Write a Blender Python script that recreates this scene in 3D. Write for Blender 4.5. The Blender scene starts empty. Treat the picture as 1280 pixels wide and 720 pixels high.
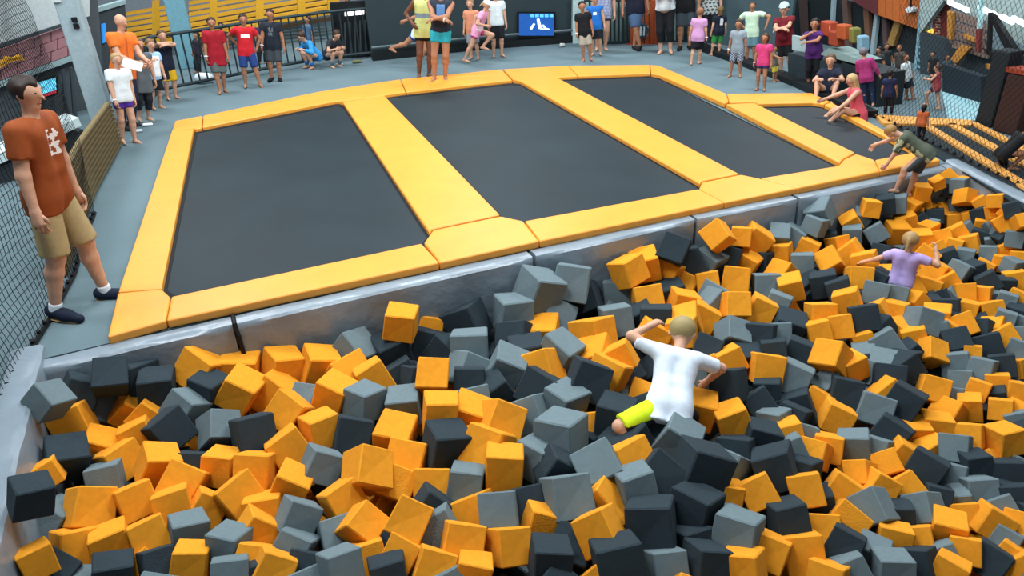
import bpy, bmesh, math, random
import numpy as np
from mathutils import Vector, Matrix
C = bpy.context.scene
COL = C.collection
random.seed(7)
# ------------------------------------------------------------------ camera
F_PX, PITCH, ROLL, YAW, CAM_H = 900.0, 0.49, 0.041, 0.316, 3.104
_f = np.array([math.sin(YAW)*math.cos(PITCH), math.cos(YAW)*math.cos(PITCH), -math.sin(PITCH)])
_r = np.array([math.cos(YAW), -math.sin(YAW), 0.0])
_d = np.cross(_f, _r)
_c, _s = math.cos(ROLL), math.sin(ROLL)
RIGHT, DOWN, FWD = _c*_r+_s*_d, -_s*_r+_c*_d, _f
CAMP = np.array([0, 0, CAM_H])
cam = bpy.data.cameras.new('camera'); cam_o = bpy.data.objects.new('camera', cam); COL.objects.link(cam_o)
cam.sensor_width = 36; cam.lens = F_PX/1280*36; cam.clip_end = 200
M = Matrix((( RIGHT[0], -DOWN[0], -FWD[0], 0), (RIGHT[1], -DOWN[1], -FWD[1], 0), (RIGHT[2], -DOWN[2], -FWD[2], CAM_H), (0, 0, 0, 1)))
cam_o.matrix_world = M; C.camera = cam_o
# ------------------------------------------------------------------ light
W = bpy.data.worlds.new('world'); C.world = W; W.use_nodes = True
W.node_tree.nodes['Background'].inputs[0].default_value = (0.72, 0.86, 1.0, 1)
W.node_tree.nodes['Background'].inputs[1].default_value = 0.18
def area(loc, sx, sy, power, col, aim=(0, 0, -1)):
    l = bpy.data.lights.new('hall_and_fill_lamp', 'AREA'); l.shape = 'RECTANGLE'; l.size = sx; l.size_y = sy; l.energy = power; l.color = col
    o = bpy.data.objects.new('hall_and_fill_lamp', l); COL.objects.link(o); o.location = loc
    o.rotation_euler = Vector(aim).to_track_quat('-Z', 'Y').to_euler()
for lx, ly, p in ((-6, 9, 380), (-1, 5, 420), (5, 5, 420), (2, 11, 480), (9, 10, 420), (-2, 17, 450), (6, 19, 500), (14, 16, 450)):  # the leftmost is an added fill that brightens the dark left wall
    area((lx, ly, 8.0), 3.2, 1.6, p, (0.93, 0.97, 1.0), (0.08, 0.1, -1))
C.view_settings.view_transform = 'Standard'; C.view_settings.look = 'None'
C.view_settings.gamma = 1; C.view_settings.exposure = 0.33; C.view_settings.use_curve_mapping = False
# ------------------------------------------------------------------ pixel helpers (points are always put on real planes)
def ray(px, py):
    return RIGHT*(px-640)/F_PX + DOWN*(py-360)/F_PX + FWD
def G(px, py, z=0.0):
    d = ray(px, py); t = (z-CAM_H)/d[2]
    return CAMP + d*t
def HT(b, py):
    c = py-360.0
    k = F_PX*DOWN[2]-c*FWD[2]
    return CAM_H - (F_PX*(DOWN[0]*b[0]+DOWN[1]*b[1]) - c*(FWD[0]*b[0]+FWD[1]*b[1]))/k
def PROJ(P):
    q = np.array(P)-CAMP; z = q@FWD
    return 640+q@RIGHT/z*F_PX, 360+q@DOWN/z*F_PX, z
def VP(px, py, A, B):
    """ray meets the vertical plane through ground points A, B"""
    A = np.array(A, float)[:2]; B = np.array(B, float)[:2]; n = np.array([-(B-A)[1], (B-A)[0]])
    d = ray(px, py); t = (n@A - n@CAMP[:2])/(n@d[:2])
    return CAMP+d*t
# ------------------------------------------------------------------ materials
def srgb(h):
    if isinstance(h, str):
        v = [int(h[i:i+2], 16)/255 for i in (0, 2, 4)]
    else: v = [c/255 for c in h]
    return [(c/12.92 if c <= 0.04045 else ((c+0.055)/1.055)**2.4) for c in v]
MATS = {}
def mat(name, col, rough=0.7, noise=0.08, scale=20, bump=0.0, metal=0, emit=0, spec=0.3, bscale=None):
    if name in MATS: return MATS[name]
    m = bpy.data.materials.new(name); m.use_nodes = True; nt = m.node_tree; b = nt.nodes['Principled BSDF']
    c = srgb(col)
    b.inputs['Roughness'].default_value = rough; b.inputs['Metallic'].default_value = metal
    b.inputs['Specular IOR Level'].default_value = spec
    tc = nt.nodes.new('ShaderNodeTexCoord')
    n = nt.nodes.new('ShaderNodeTexNoise'); n.inputs['Scale'].default_value = scale; n.inputs['Detail'].default_value = 4
    nt.links.new(tc.outputs['Object'], n.inputs['Vector'])
    r = nt.nodes.new('ShaderNodeValToRGB')
    r.color_ramp.elements[0].position = 0.3; r.color_ramp.elements[1].position = 0.7
    r.color_ramp.elements[0].color = [x*(1-noise) for x in c]+[1]; r.color_ramp.elements[1].color = [min(1, x*(1+noise)) for x in c]+[1]
    nt.links.new(n.outputs['Fac'], r.inputs['Fac']); nt.links.new(r.outputs['Color'], b.inputs['Base Color'])
    if bump:
        n2 = nt.nodes.new('ShaderNodeTexNoise'); n2.inputs['Scale'].default_value = bscale or scale*6; n2.inputs['Detail'].default_value = 3
        nt.links.new(tc.outputs['Object'], n2.inputs['Vector'])
        bp = nt.nodes.new('ShaderNodeBump'); bp.inputs['Strength'].default_value = bump; bp.inputs['Distance'].default_value = 0.02
        nt.links.new(n2.outputs['Fac'], bp.inputs['Height']); nt.links.new(bp.outputs['Normal'], b.inputs['Normal'])
    if emit:
        nt.links.new(r.outputs['Color'], b.inputs['Emission Color']); b.inputs['Emission Strength'].default_value = emit
    MATS[name] = m; return m
def cm(hexcol, rough=0.8, **k):
    return mat('cloth_'+hexcol, hexcol, rough, **k)
MO = mat('orange_vinyl', 'E89C38', 0.4, 0.05, 3, 0.25, spec=0.45, bscale=5)
MBED = mat('trampoline_mesh', '17262C', 0.55, 0.2, 1.0, 0.05, spec=0.28)
MBLK = mat('black_webbing', '0C0E12', 0.7)
MDECK = mat('grey_carpet', '5D7177', 0.85, 0.07, 1.3, 0.15, bscale=90)
MPADT = mat('grey_pad_vinyl', '7E8C96', 0.33, 0.08, 2.5, 0.6, spec=0.6, bscale=6)
FO = mat('orange_foam', 'E2941E', 0.9, 0.07, 6, 0.25, bscale=90)
FG = mat('grey_foam', '66777C', 0.9, 0.06, 6, 0.25, bscale=90)
FK = mat('charcoal_foam', '27343B', 0.9, 0.08, 6, 0.25, bscale=90)
MNET = mat('black_net_cord', '14191C', 0.8)
MSKIN = {'l': mat('skin_light', 'C99B80', 0.55), 'm': mat('skin_medium', 'A9775A', 0.55), 'd': mat('skin_dark', '6E4A38', 0.55)}
MEYE = mat('dark_eye', '1B1512', 0.3); MLIP = mat('lip', '9A5548', 0.5)
# ------------------------------------------------------------------ mesh helpers
def finish(name, me, m, parent=None, smooth=False):
    if m is not None:
        for x in (m if isinstance(m, (list, tuple)) else [m]): me.materials.append(x)
    if smooth: me.polygons.foreach_set('use_smooth', [True]*len(me.polygons))
    o = bpy.data.objects.new(name, me); COL.objects.link(o)
    if parent is not None: o.parent = parent
    return o
def tag(o, label=None, cat=None, group=None, kind=None):
    if label: o['label'] = label
    if cat: o['category'] = cat
    if group: o['group'] = group
    if kind: o['kind'] = kind
    return o
def thing(name, label, cat, loc=(0, 0, 0), rz=0, group=None):
    o = bpy.data.objects.new(name, None); COL.objects.link(o); o.location = loc; o.rotation_euler = (0, 0, rz)
    o.empty_display_size = 0.1
    return tag(o, label, cat, group)
def pydata(name, V, Fc, m, parent=None, smooth=False, origin=None):
    V = [tuple(v) for v in V]
    if origin is None and parent is None:
        a = np.array(V); origin = (*(a[:, :2].mean(0)), a[:, 2].min())
    if origin is not None: V = [(v[0]-origin[0], v[1]-origin[1], v[2]-origin[2]) for v in V]
    me = bpy.data.meshes.new(name); me.from_pydata(V, [], Fc); me.update()
    o = finish(name, me, m, parent, smooth)
    if origin is not None: o.location = origin
    return o
class MB:
    def __init__(s): s.V = []; s.F = []; s.mi = []
    def add(s, V, Fc, mi=0):
        n = len(s.V); s.V += [tuple(v) for v in V]; s.F += [tuple(i+n for i in f) for f in Fc]; s.mi += [mi]*len(Fc); return s
    def box(s, c, size, rot=None, mi=0):
        P = [np.array([x*size[0]/2, y*size[1]/2, z*size[2]/2]) for x in (-1, 1) for y in (-1, 1) for z in (-1, 1)]
        if rot is not None: R = np.array(rot); P = [R@p for p in P]
        return s.add([p+np.array(c) for p in P], [(0, 1, 3, 2), (4, 6, 7, 5), (0, 4, 5, 1), (2, 3, 7, 6), (0, 2, 6, 4), (1, 5, 7, 3)], mi)
    def prism(s, poly, z0, z1, mi=0):
        n = len(poly); V = [(p[0], p[1], z0) for p in poly]+[(p[0], p[1], z1) for p in poly]
        return s.add(V, [tuple(range(n-1, -1, -1)), tuple(range(n, 2*n))]+[(i, (i+1) % n, n+(i+1) % n, n+i) for i in range(n)], mi)
    def wall(s, A, B, z0, z1, th=0.06, mi=0):
        A = np.array(A[:2]); B = np.array(B[:2]); t = B-A; n = np.array([-t[1], t[0]])/np.linalg.norm(t)*th/2
        return s.prism([A-n, B-n, B+n, A+n], z0, z1, mi)
    def tube(s, pts, r, sides=6, mi=0, closed=False):
        pts = [np.array(p, float) for p in pts]; n = len(pts); rings = []
        for i, p in enumerate(pts):
            if closed: t = pts[(i+1) % n]-pts[i-1]
            else: t = pts[min(i+1, n-1)]-pts[max(i-1, 0)]
            t = t/(np.linalg.norm(t)+1e-9); u = np.cross(t, (0, 0, 1) if abs(t[2]) < 0.9 else (1, 0, 0)); u /= np.linalg.norm(u); v = np.cross(t, u)
            rr = r[i] if hasattr(r, '__len__') else r
            rings.append([p+rr*(math.cos(a)*u+math.sin(a)*v) for a in np.arange(sides)*2*math.pi/sides])
        V = [q for rg in rings for q in rg]; Fc = []
        for i in range(n if closed else n-1):
            j = (i+1) % n
            for k in range(sides): Fc.append((i*sides+k, i*sides+(k+1) % sides, j*sides+(k+1) % sides, j*sides+k))
        if not closed: Fc += [tuple(range(sides-1, -1, -1)), tuple((n-1)*sides+k for k in range(sides))]
        return s.add(V, Fc, mi)
    def build(s, name, m, parent=None, origin=None, smooth=False, bevel=0, seg=2):
        if origin is None:
            a = np.array(s.V); origin = (0, 0, 0) if parent is not None else (a[:, 0].mean(), a[:, 1].mean(), a[:, 2].min())
        V = [(v[0]-origin[0], v[1]-origin[1], v[2]-origin[2]) for v in s.V]
        if parent is not None: V = s.V; 
        if parent is not None:
            po = parent.matrix_basis.inverted() if parent.parent is None else (parent.parent.matrix_basis@parent.matrix_basis).inverted()
            V = [tuple(po@Vector(v)) for v in V]
        me = bpy.data.meshes.new(name); me.from_pydata(V, [], s.F); me.update()
        o = finish(name, me, m, parent, smooth); me.polygons.foreach_set('material_index', s.mi)
        if bevel:
            bm = bmesh.new(); bm.from_mesh(me); bmesh.ops.recalc_face_normals(bm, faces=bm.faces)
            bmesh.ops.bevel(bm, geom=[e for e in bm.edges], offset=bevel, segments=seg, affect='EDGES', profile=0.6, clamp_overlap=True)
            bm.to_mesh(me); bm.free()
        if parent is None: o.location = origin
        return o
def placed(parent):  # the parent's matrix must be usable at once
    parent.matrix_basis; return parent
#=ENV
# ------------------------------------------------------------------ deck, pit
WALLPX = [(50, 449), (170, 421), (291, 394), (470, 354), (658, 313), (770, 288), (857, 268), (920, 255), (985, 243), (1080, 224), (1168, 206), (1192, 203)]
WP = [G(x, y) for x, y in WALLPX]
A, B = WP[0], WP[-1]
L1 = G(8, 640); dl = (L1-A)/np.linalg.norm(L1-A); L2 = A+dl*((A[1]-0.6)/-dl[1])
R1 = G(1283, 250); dr = (R1-B)/np.linalg.norm(R1-B); R2 = B+dr*((B[1]-0.6)/-dr[1])
mb = MB()
V = []; Fc = []
for a, b in zip(WP[:-1], WP[1:]):
    mb.prism([a[:2], b[:2], (b[0], 60), (a[0], 60)], -0.25, 0)
mb.prism([A[:2], (A[0], 60), (-30, 60), (-30, 0.6), L2[:2]], -0.25, 0)
mb.prism([B[:2], R2[:2], (45, 0.6), (45, 60), (B[0], 60)], -0.25, 0)
tag(mb.build('floor', MDECK), kind='structure')
PIT_Z = -1.9
mb = MB(); poly = [L2]+[A]+WP[1:-1]+[B, R2]
mb.prism([p[:2] for p in poly], PIT_Z-0.1, PIT_Z)
tag(mb.build('floor_pit', mat('pit_floor', '1A2025', 0.9)), kind='structure')
for a, b in zip(poly[:-1], poly[1:]):
    mb = MB(); mb.wall(a, b, PIT_Z, -0.26, 0.03); tag(mb.build('wall_pit', mat('pit_wall', '4A545E', 0.8)), kind='structure')
# pit wall pads: rounded vinyl pads draped over the edge
def pad_strip(pts, name, label, z=0.01, width=0.21, drop=1.35, th=0.13, sag=0.0, cat='wall pad', o0=0.02):
    """cross-section extruded along pts (pit is on the right-hand side walking along pts)"""
    pts = [np.array(p[:2]) for p in pts]
    L = np.cumsum([0]+[np.linalg.norm(b-a) for a, b in zip(pts[:-1], pts[1:])]); n = max(6, int(L[-1]/0.14)); T = np.linspace(0, L[-1], n+1)
    P = np.stack([np.interp(T, L, [p[0] for p in pts]), np.interp(T, L, [p[1] for p in pts])], 1)
    V = []; Fc = []
    K = [(o0, -0.05), (o0, -0.012), (o0+0.02, 0.0), ((o0+width)/2, 0.006), (width-0.025, 0.0), (width, -0.02), (width+0.004, -0.06), (width+0.008, -0.3), (width+0.012, -0.6), (width+0.01, -1.0), (width, -drop), (o0+0.02, -drop)]
    rnd = random.Random(len(label)*7)
    ph = rnd.random()*6
    for i in range(n+1):
        t = P[min(i+1, n)]-P[max(i-1, 0)]; t /= np.linalg.norm(t); nr = np.array([t[1], -t[0]])
        u = T[i]/L[-1]; e = min(u, 1-u)*L[-1]
        end = 1-max(0, 1-e/0.05)*0.1
        for j, (o, h) in enumerate(K):
            w = (0.006*math.sin(T[i]*7+ph+j*.5)+0.004*math.sin(T[i]*19+ph*2+j*.9))*(1 if j < 6 else 1.4)
            V.append((*(P[i]+nr*(o*(end if j > 4 else 1)+w*(1 if j in (4, 5, 6, 7, 8, 9) else 0))), z+h-sag*math.sin(math.pi*u)+w*0.35))
    k = len(K)
    for i in range(n):
        for j in range(k): Fc.append((i*k+j, i*k+(j+1) % k, (i+1)*k+(j+1) % k, (i+1)*k+j))
    Fc += [tuple(range(k)), tuple(n*k+j for j in range(k-1, -1, -1))]
    o = pydata(name, V, Fc, MPADT, smooth=True); o.data.set_sharp_from_angle(angle=math.radians(32)); tag(o, label, cat, 'grey pads lining the foam pit'); return o
SP = [[0, 1, 2], [2, 3, 4], [4, 5, 6], [6, 7, 8], [8, 9, 10], [10, 11]]
NM = ['grey vinyl pit pad beside the leftmost trampoline, ending at a black strap seam',
      'long grey vinyl pit pad in front of the first orange divider, above orange cubes',
      'wrinkled grey vinyl pit pad below the second trampoline with shiny creased top',
      'short grey vinyl pit pad between second and third trampolines, upper cubes against it',
      'grey vinyl pit pad below the third trampoline, where the boy in camouflage climbs',
      'small grey vinyl corner pad at the far right end of the pit edge']
for idx, nm in zip(SP, NM):
    P = [WP[i].copy() for i in idx]
    for q, s in ((0, 1), (-1, -1)):
        other = P[1] if q == 0 else P[-2]; dd = (other-P[q])/np.linalg.norm(other-P[q]); P[q] = P[q]+dd*0.02
    pad_strip(P, 'pit_pad', nm)
tt = (WP[1]-WP[2]); 
strap = MB(); sp = WP[2]; nr = np.array([ (WP[3]-WP[2])[1], -(WP[3]-WP[2])[0], 0]); nr /= np.linalg.norm(nr)
strap.tube([sp+nr*0.02+np.array([0, 0, 0.012]), sp+nr*0.2+np.array([0, 0, 0.012]), sp+nr*0.232+np.array([0.01, 0, -0.08]), sp+nr*0.236+np.array([0.03, 0, -0.8])], 0.02, 6)
tag(strap.build('pad_strap', MBLK), 'black strap filling the seam between the two leftmost pit pads', 'strap')
pad_strip([L2, A+(L2-A)/np.linalg.norm(L2-A)*0.0+(A-L2)/np.linalg.norm(L2-A)*.12], 'pit_pad', 'pale grey vinyl pad capping the left pit wall beside the net', z=0.07, width=0.03, o0=-0.2)
pad_strip([B+(R2-B)/np.linalg.norm(R2-B)*0.03, R2], 'pit_pad', 'grey vinyl pad lining the right pit wall beside the far court net', z=0.05, width=0.14, o0=-0.04)
# ------------------------------------------------------------------ trampolines
MZ = 0.09
def poly_px(P, z): return [G(x, y, z)[:2] for x, y in P]
def frame_pad(P, label, z0=0.005, z1=MZ):
    mb = MB(); mb.prism(poly_px(P, z1), z0, z1)
    o = mb.build('frame_pad', MO, bevel=0.022, seg=3)
    tag(o, label, 'trampoline pad', 'orange pads framing the trampolines')
# outline points (image) of beds
T1 = [(244, 161), (422, 126.5), (430, 130), (537, 292), (529, 303), (217, 370), (202, 360)]
T2 = [(481, 118.5), (638, 101), (650, 102), (876, 229), (874, 235), (655, 275.5), (627, 269)]
T3 = [(696, 96.5), (812, 92), (825, 95), (1050, 204.5), (1048, 206.5), (950, 222.5), (925, 217)]
T4 = [(948, 130), (1016, 128.5), (1028, 130), (1140, 188), (1136, 191), (1094, 199), (1070, 191)]
def rev(l): return list(reversed(l))
frame_pad([(219, 151), (253, 144.5), (252, 159.5), (244, 161), (241, 160), (215, 163)], 'orange corner pad at the far left corner of the trampoline block')
frame_pad([(215, 163), (242, 161), (202, 360), (203, 361), (148, 365)], 'long orange side pad left of the leftmost trampoline')
frame_pad([(147, 366), (202, 361), (213, 371), (207, 400.5), (134, 421)], 'orange corner pad at the near left corner nearest the man in shorts')
frame_pad([(214, 370.5), (527, 304), (549, 328), (208, 400.5)], 'long orange front pad along the near side of the leftmost trampoline')
frame_pad([(254, 144.5), (398, 114.5), (500, 99), (507, 115), (481, 118.5), (427, 126), (418, 126.5), (253, 159)], 'orange rear pad behind the leftmost trampoline')
frame_pad([(428, 127), (480, 119), (625, 268), (540, 286), (537, 291)], 'wide orange divider pad between first and second trampolines')
frame_pad([(541, 287.5), (626, 270), (654, 276), (674, 301), (550, 328), (530, 303)], 'orange junction pad at the near end of the first divider')
frame_pad([(501, 99), (627, 86.5), (640, 100), (508, 115)], 'orange rear pad behind second trampoline where two girls stand')
frame_pad([(656, 276), (873, 236), (906, 253), (675, 301)], 'orange front pad along the near side of the second trampoline')
frame_pad([(629, 86.5), (710, 82), (722, 95), (696, 96.5), (924, 217), (878, 226), (875, 229), (650, 101), (641, 99)], 'orange divider pad between second and third trampolines')
frame_pad([(877, 228), (926, 218), (950, 223), (996, 235), (907, 253), (874, 235.5)], 'orange junction pad at the near end of the second divider')
frame_pad([(711, 82), (812, 81), (813, 91.5), (723, 95)], 'orange rear pad behind the third trampoline')
frame_pad([(813, 81), (824, 82), (908, 117), (911, 127), (906, 129), (826, 94), (814, 91.5)], 'orange pad along the far edge angling down beside third trampoline')
frame_pad([(909, 117), (1015, 116), (1038, 127), (1030, 130), (1017, 128), (948, 129.5), (944, 127), (912, 128)], 'orange rear pad behind the small far right trampoline')
frame_pad([(908, 130), (943, 128.5), (1069, 190.5), (1055, 198), (1050, 203)], 'orange divider pad between third and far right trampolines')
frame_pad([(951, 222.5), (1048, 207), (1055, 199), (1070, 192), (1093, 199.5), (1100, 214), (997, 235)], 'orange front pad below third trampoline reaching the last junction')
frame_pad([(1039, 127.5), (1176, 200), (1100, 213.5), (1094, 199.5), (1137, 191), (1141, 188), (1031, 130.5)], 'orange pad wrapping the right side of the far right trampoline')
for P, lb in ((T1, 'large black trampoline bed leftmost, nearest the man in khaki shorts'), (T2, 'black trampoline bed second from the left, in front of the two standing girls'),
              (T3, 'black trampoline bed third along, behind the third pit pad'), (T4, 'smallest black trampoline bed at far right, beside the boy in camouflage')):
    q = np.array(poly_px(P, MZ)); c = q.mean(0); t = thing('trampoline', lb, 'trampoline', (c[0], c[1], 0))
    big = c+(q-c)*1.03
    me = MB(); me.prism(c+(q-c)*0.985, 0.012, 0.03); me.build('trampoline_bed', MBED, t)
    me = MB(); n = len(q); inn = c+(q-c)*0.98; out = c+(q-c)*1.012
    for i in range(n):
        j = (i+1) % n; me.prism([inn[i], inn[j], out[j], out[i]], 0.008, 0.036)
    me.build('bed_edging', MBLK, t)
# ------------------------------------------------------------------ nets
def net(basept, heights, pitch, r, label, shear=0.0, z0=0.0, rows=None, col=MNET):
    pts = [np.array(p[:2]) for p in basept]
    L = np.cumsum([0]+[np.linalg.norm(b-a) for a, b in zip(pts[:-1], pts[1:])])
    X = lambda s: np.array([np.interp(s, L, [p[0] for p in pts]), np.interp(s, L, [p[1] for p in pts])])
    H = lambda s: np.interp(s, L, heights)
    nrm = lambda s: (lambda t: np.array([-t[1], t[0]])/np.linalg.norm(t))(X(min(s+0.05, L[-1]))-X(max(s-0.05, 0)))
    def pt(s, z):
        w = 0.10*math.sin(z*1.3)*math.sin(s*0.9+1)+0.015*math.sin(z*9+s*4)
        return (*(X(s)+nrm(s)*w*min(1, z/0.5)), z0+z)
    mb = MB(); h = max(heights)
    for s in np.arange(0, L[-1]+h*abs(shear), pitch):     # cords running up (leaning when sheared)
        P = []
        for z in np.linspace(0, h, 15):
            q = s-shear*z
            if 0 <= q <= L[-1] and z <= H(q): P.append(pt(q, z))
        if len(P) > 1: mb.tube(P, r, 3)
    if shear:
        for s in np.arange(-h*abs(shear), L[-1], pitch):
            P = []
            for z in np.linspace(0, h, 15):
                q = s+shear*z
                if 0 <= q <= L[-1] and z <= H(q): P.append(pt(q, z))
            if len(P) > 1: mb.tube(P, r, 3)
    else:
        for z in np.arange(pitch, h, pitch):
            P = [pt(s, z) for s in np.linspace(0, L[-1], 50) if H(s) >= z]
            if len(P) > 1: mb.tube(P, r, 3)
    t = thing('safety_net', label, 'net', (*pts[0], z0))
    o = mb.build('netting', col, t); o['kind'] = 'stuff'
    rope = MB(); rope.tube([pt(s, 0.02) for s in np.linspace(0, L[-1], 60)], 0.022, 6)
    for s in np.arange(0.1, L[-1], 0.16):
        rope.tube([pt(s, 0.0), pt(s+0.03, 0.07)], 0.018, 5)
    rope.build('edge_rope', MBLK, t)
    return pt
NB = [G(*p) for p in ((158, 182), (128, 240), (108, 295), (94, 345), (64, 400), (28, 458), (-6, 525), (-60, 620))]
net([G(119, 268)]+NB[2:], [3.2]*(len(NB)-1), 0.068, 0.003, 'black mesh safety net along the left side behind the man in shorts')
NR = [G(*p) for p in ((1090, 146), (1140, 170), (1196, 199), (1290, 243), (1400, 290))]
net(NR, [3.2]*len(NR), 0.085, 0.0026, 'black mesh safety net between the foam pit and the far right court', shear=0.9)
# tan ribbed panel behind left net
t = thing('mesh_barrier', 'low tan ribbed mesh barrier running along the left edge of the deck', 'barrier', (*NB[0][:2], 0))
mb = MB(); rb = MB()
off = np.array([-0.09, 0])
PB = [p[:2]+off for p in NB[:4]]; hp = HT(NB[0], 127)
for a, b in zip(PB[:-1], PB[1:]):
    mb.wall(a, b, 0.02, hp, 0.05)
    for k in range(int(hp/0.06)): rb.wall(a+np.array([0.04, 0]), b+np.array([0.04, 0]), 0.06+k*0.06, 0.085+k*0.06, 0.03)
mb.build('panel', mat('tan_panel', '7A6A45', 0.8), t); rb.build('rib', mat('tan_rib', '5E5236', 0.8), t)['kind'] = 'stuff'
#=BACK
# ------------------------------------------------------------------ background, left side
def plq(name, px, PA, PB_, m, th=0.08, parent=None, bevel=0):
    """slab on the vertical plane through PA, PB whose front corners are the pixels px"""
    P = [VP(x, y, PA, PB_) for x, y in px]; t = np.array(PB_[:2])-np.array(PA[:2]); n = np.array([-t[1], t[0], 0])/np.linalg.norm(t)
    if n@(P[0]-CAMP) < 0: n = -n
    k = len(P); V = P+[p+n*th for p in P]
    mb = MB(); mb.add(V, [tuple(range(k)), tuple(range(2*k-1, k-1, -1))]+[(i, k+i, k+(i+1) % k, (i+1) % k) for i in range(k)])
    return mb.build(name, m, parent, bevel=bevel, seg=1)
LW = ((-8.0, 12.2), (-2.75, 15.6))
o = plq('wall_left', [(-160, -40), (118, -60), (132, 130), (-160, 460)], *LW, mat('left_wall', '4A5256', 0.8)); tag(o, kind='structure')
LWf = tuple((a, b-0.12) for a, b in LW)
o = plq('wall_upper_cladding', [(-150, -60), (112, -60), (112, 20), (30, 48), (-150, 96)], *LWf, mat('pale_cladding', 'B8C4C4', 0.6)); tag(o, kind='structure')
LWg = tuple((a, b-0.24) for a, b in LW)
t = thing('block_wall_band', 'band of dull red painted blocks on left wall above the counter', 'wall blocks', (-5.4, 12, 0))
for r_ in range(3):
    for c_ in range(6):
        x0 = -20+c_*21+(r_ % 2)*8; 
        f = lambda x, k: 55-0.36*(x-20)+k*13
        plq('block', [(x0+0.6, f(x0, r_)), (x0+20.4, f(x0+21, r_)), (x0+20.4, f(x0+21, r_+1)-0.8), (x0+0.6, f(x0, r_+1)-0.8)], *LWg, mat('red_block', '9C7074', 0.8, 0.15, 3), 0.08, t)
o = plq('trim_ledge', [(-40, 116), (106, 63), (107, 70), (-40, 124)], *LWg, mat('pale_ledge', '8DA6A8', 0.6), 0.05); tag(o, kind='structure')
o = plq('trim_rail', [(-40, 68), (104, 21), (104, 25), (-40, 73)], *tuple((a, b-0.36) for a, b in LW), mat('dark_rail', '39444A', 0.6), 0.05); tag(o, kind='structure')
t = thing('left_bench', 'yellow slatted bench glimpsed through net at far left', 'bench', (-5.2, 8.5, 0))
for k in range(4): plq('bench_slat', [(-6+k*4, 84-k*4.5), (24+k*2, 68-k*2.5+k*4), (26+k*2, 71-k*2.5+k*4), (-6+k*4, 88-k*4.5)], *tuple((a, b-0.5) for a, b in LW), mat('yellow_paint', 'D9A22A', 0.5), 0.05, t)
t = thing('wall_television', 'wall television with blue and red picture behind the net at left', 'television', (-5, 12, 2))
plq('bezel', [(38, 103), (72, 94), (73, 118), (40, 130)], *tuple((a, b-0.5) for a, b in LW), mat('tv_black', '121518', 0.3), 0.08, t)
plq('screen', [(40, 105.5), (69.5, 97.5), (70.5, 112), (41.5, 121)], *tuple((a, b-0.53) for a, b in LW), mat('tv_blue', '58B8E8', 0.3, 0.5, 9, emit=0.9), 0.02, t)
plq('ticker', [(41.5, 121.3), (70.5, 112.3), (70.8, 116), (42, 126)], *tuple((a, b-0.53) for a, b in LW), mat('tv_red', 'B83240', 0.3, emit=0.4), 0.02, t)
for k, x in enumerate((78, 88)):
    o = plq('trim_window_post', [(x, 88-k*3), (x+3, 87-k*3), (x+9, 152-k*3), (x+5, 153-k*3)], *tuple((a, b-0.5) for a, b in LW), mat('dark_rail', ''), 0.06); tag(o, kind='structure')
t = thing('service_counter', 'long white topped service counter behind left net', 'counter', (-4.6, 11, 0))
plq('counter_front', [(-30, 222), (104, 162), (112, 215), (-30, 330)], (-8, 8.5), (-2.75, 11.6), mat('counter_front', '30383C', 0.6), 0.3, t)
plq('counter_top', [(-30, 205), (98, 147), (102, 157), (-30, 219)], (-8, 8.4), (-2.75, 11.5), mat('counter_top', 'C8DCDC', 0.4), 0.45, t)
t = thing('orange_sign', 'orange sign board seen low through left net', 'sign', (-4.8, 7, 0))
plq('board', [(-12, 368), (6, 372), (9, 384), (6, 392), (-12, 390)], (-4.5, 5), (-4.3, 9), mat('orange_sign', 'E0521C', 0.5), 0.03, t)
# column
cb = G(134, 163); cb = cb+ (cb-CAMP)*np.array([1, 1, 0])*0.04
t = thing('steel_column', 'tall pale grey steel column behind the left barrier', 'column', (*cb[:2], 0))
mb = MB(); mb.box((cb[0], cb[1], 2.2), (0.34, 0.34, 4.4)); mb.build('shaft', mat('column_grey', 'A0B4BA', 0.5), t, bevel=0.02)
mb = MB()
for z in (1.62, 1.72): mb.box((cb[0]+0.05, cb[1]-0.185, z), (0.08, 0.05, 0.07))
mb.build('socket', MBLK, t); mb = MB(); mb.box((cb[0]-0.12, cb[1]-0.185, 2.05), (0.12, 0.04, 0.12)); mb.build('switch_box', mat('white_plastic', 'C9D4D6', 0.4), t)
# dark cabinet panel right of the column and pale window strip
DA, DB = G(128, 150), G(205, 118); DA = DA+(DA-CAMP)*np.array([.08, .08, 0]); DB = DB+(DB-CAMP)*np.array([.08, .08, 0])
t = thing('dark_partition', 'dark grey partition with blue light behind the bald man', 'partition', (*DA[:2], 0))
plq('partition_panel', [(112, 18), (156, 4), (160, 60), (170, 150), (130, 160)], DA, DB, mat('dark_panel', '3A4246', 0.6), 0.08, t)
plq('partition_cap', [(110, 13), (157, 0), (157, 5), (111, 19)], DA-np.array([0, 0.1, 0]), DB-np.array([0, 0.1, 0]), mat('pale_ledge', ''), 0.14, t)
plq('light_strip', [(128, 30), (132, 29), (133, 52), (129, 54)], DA-np.array([0, 0.1, 0]), DB-np.array([0, 0.1, 0]), mat('blue_glow', '2E7FD0', 0.4, emit=0.5), 0.03, t)
# back wall behind everything
BW = ((-14, 27), (6, 29)); 
o = plq('wall_back', [(-200, -260), (760, -260), (760, 60), (-200, 60)], *BW, mat('back_wall', '8C959D', 0.8), 0.2); tag(o, kind='structure')
RWp = ((6, 29), (30, 15))
o = plq('wall_right', [(730, -320), (1500, -320), (1500, 150), (730, 60)], *RWp, mat('right_wall', '46525A', 0.8), 0.2); tag(o, kind='structure')
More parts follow.
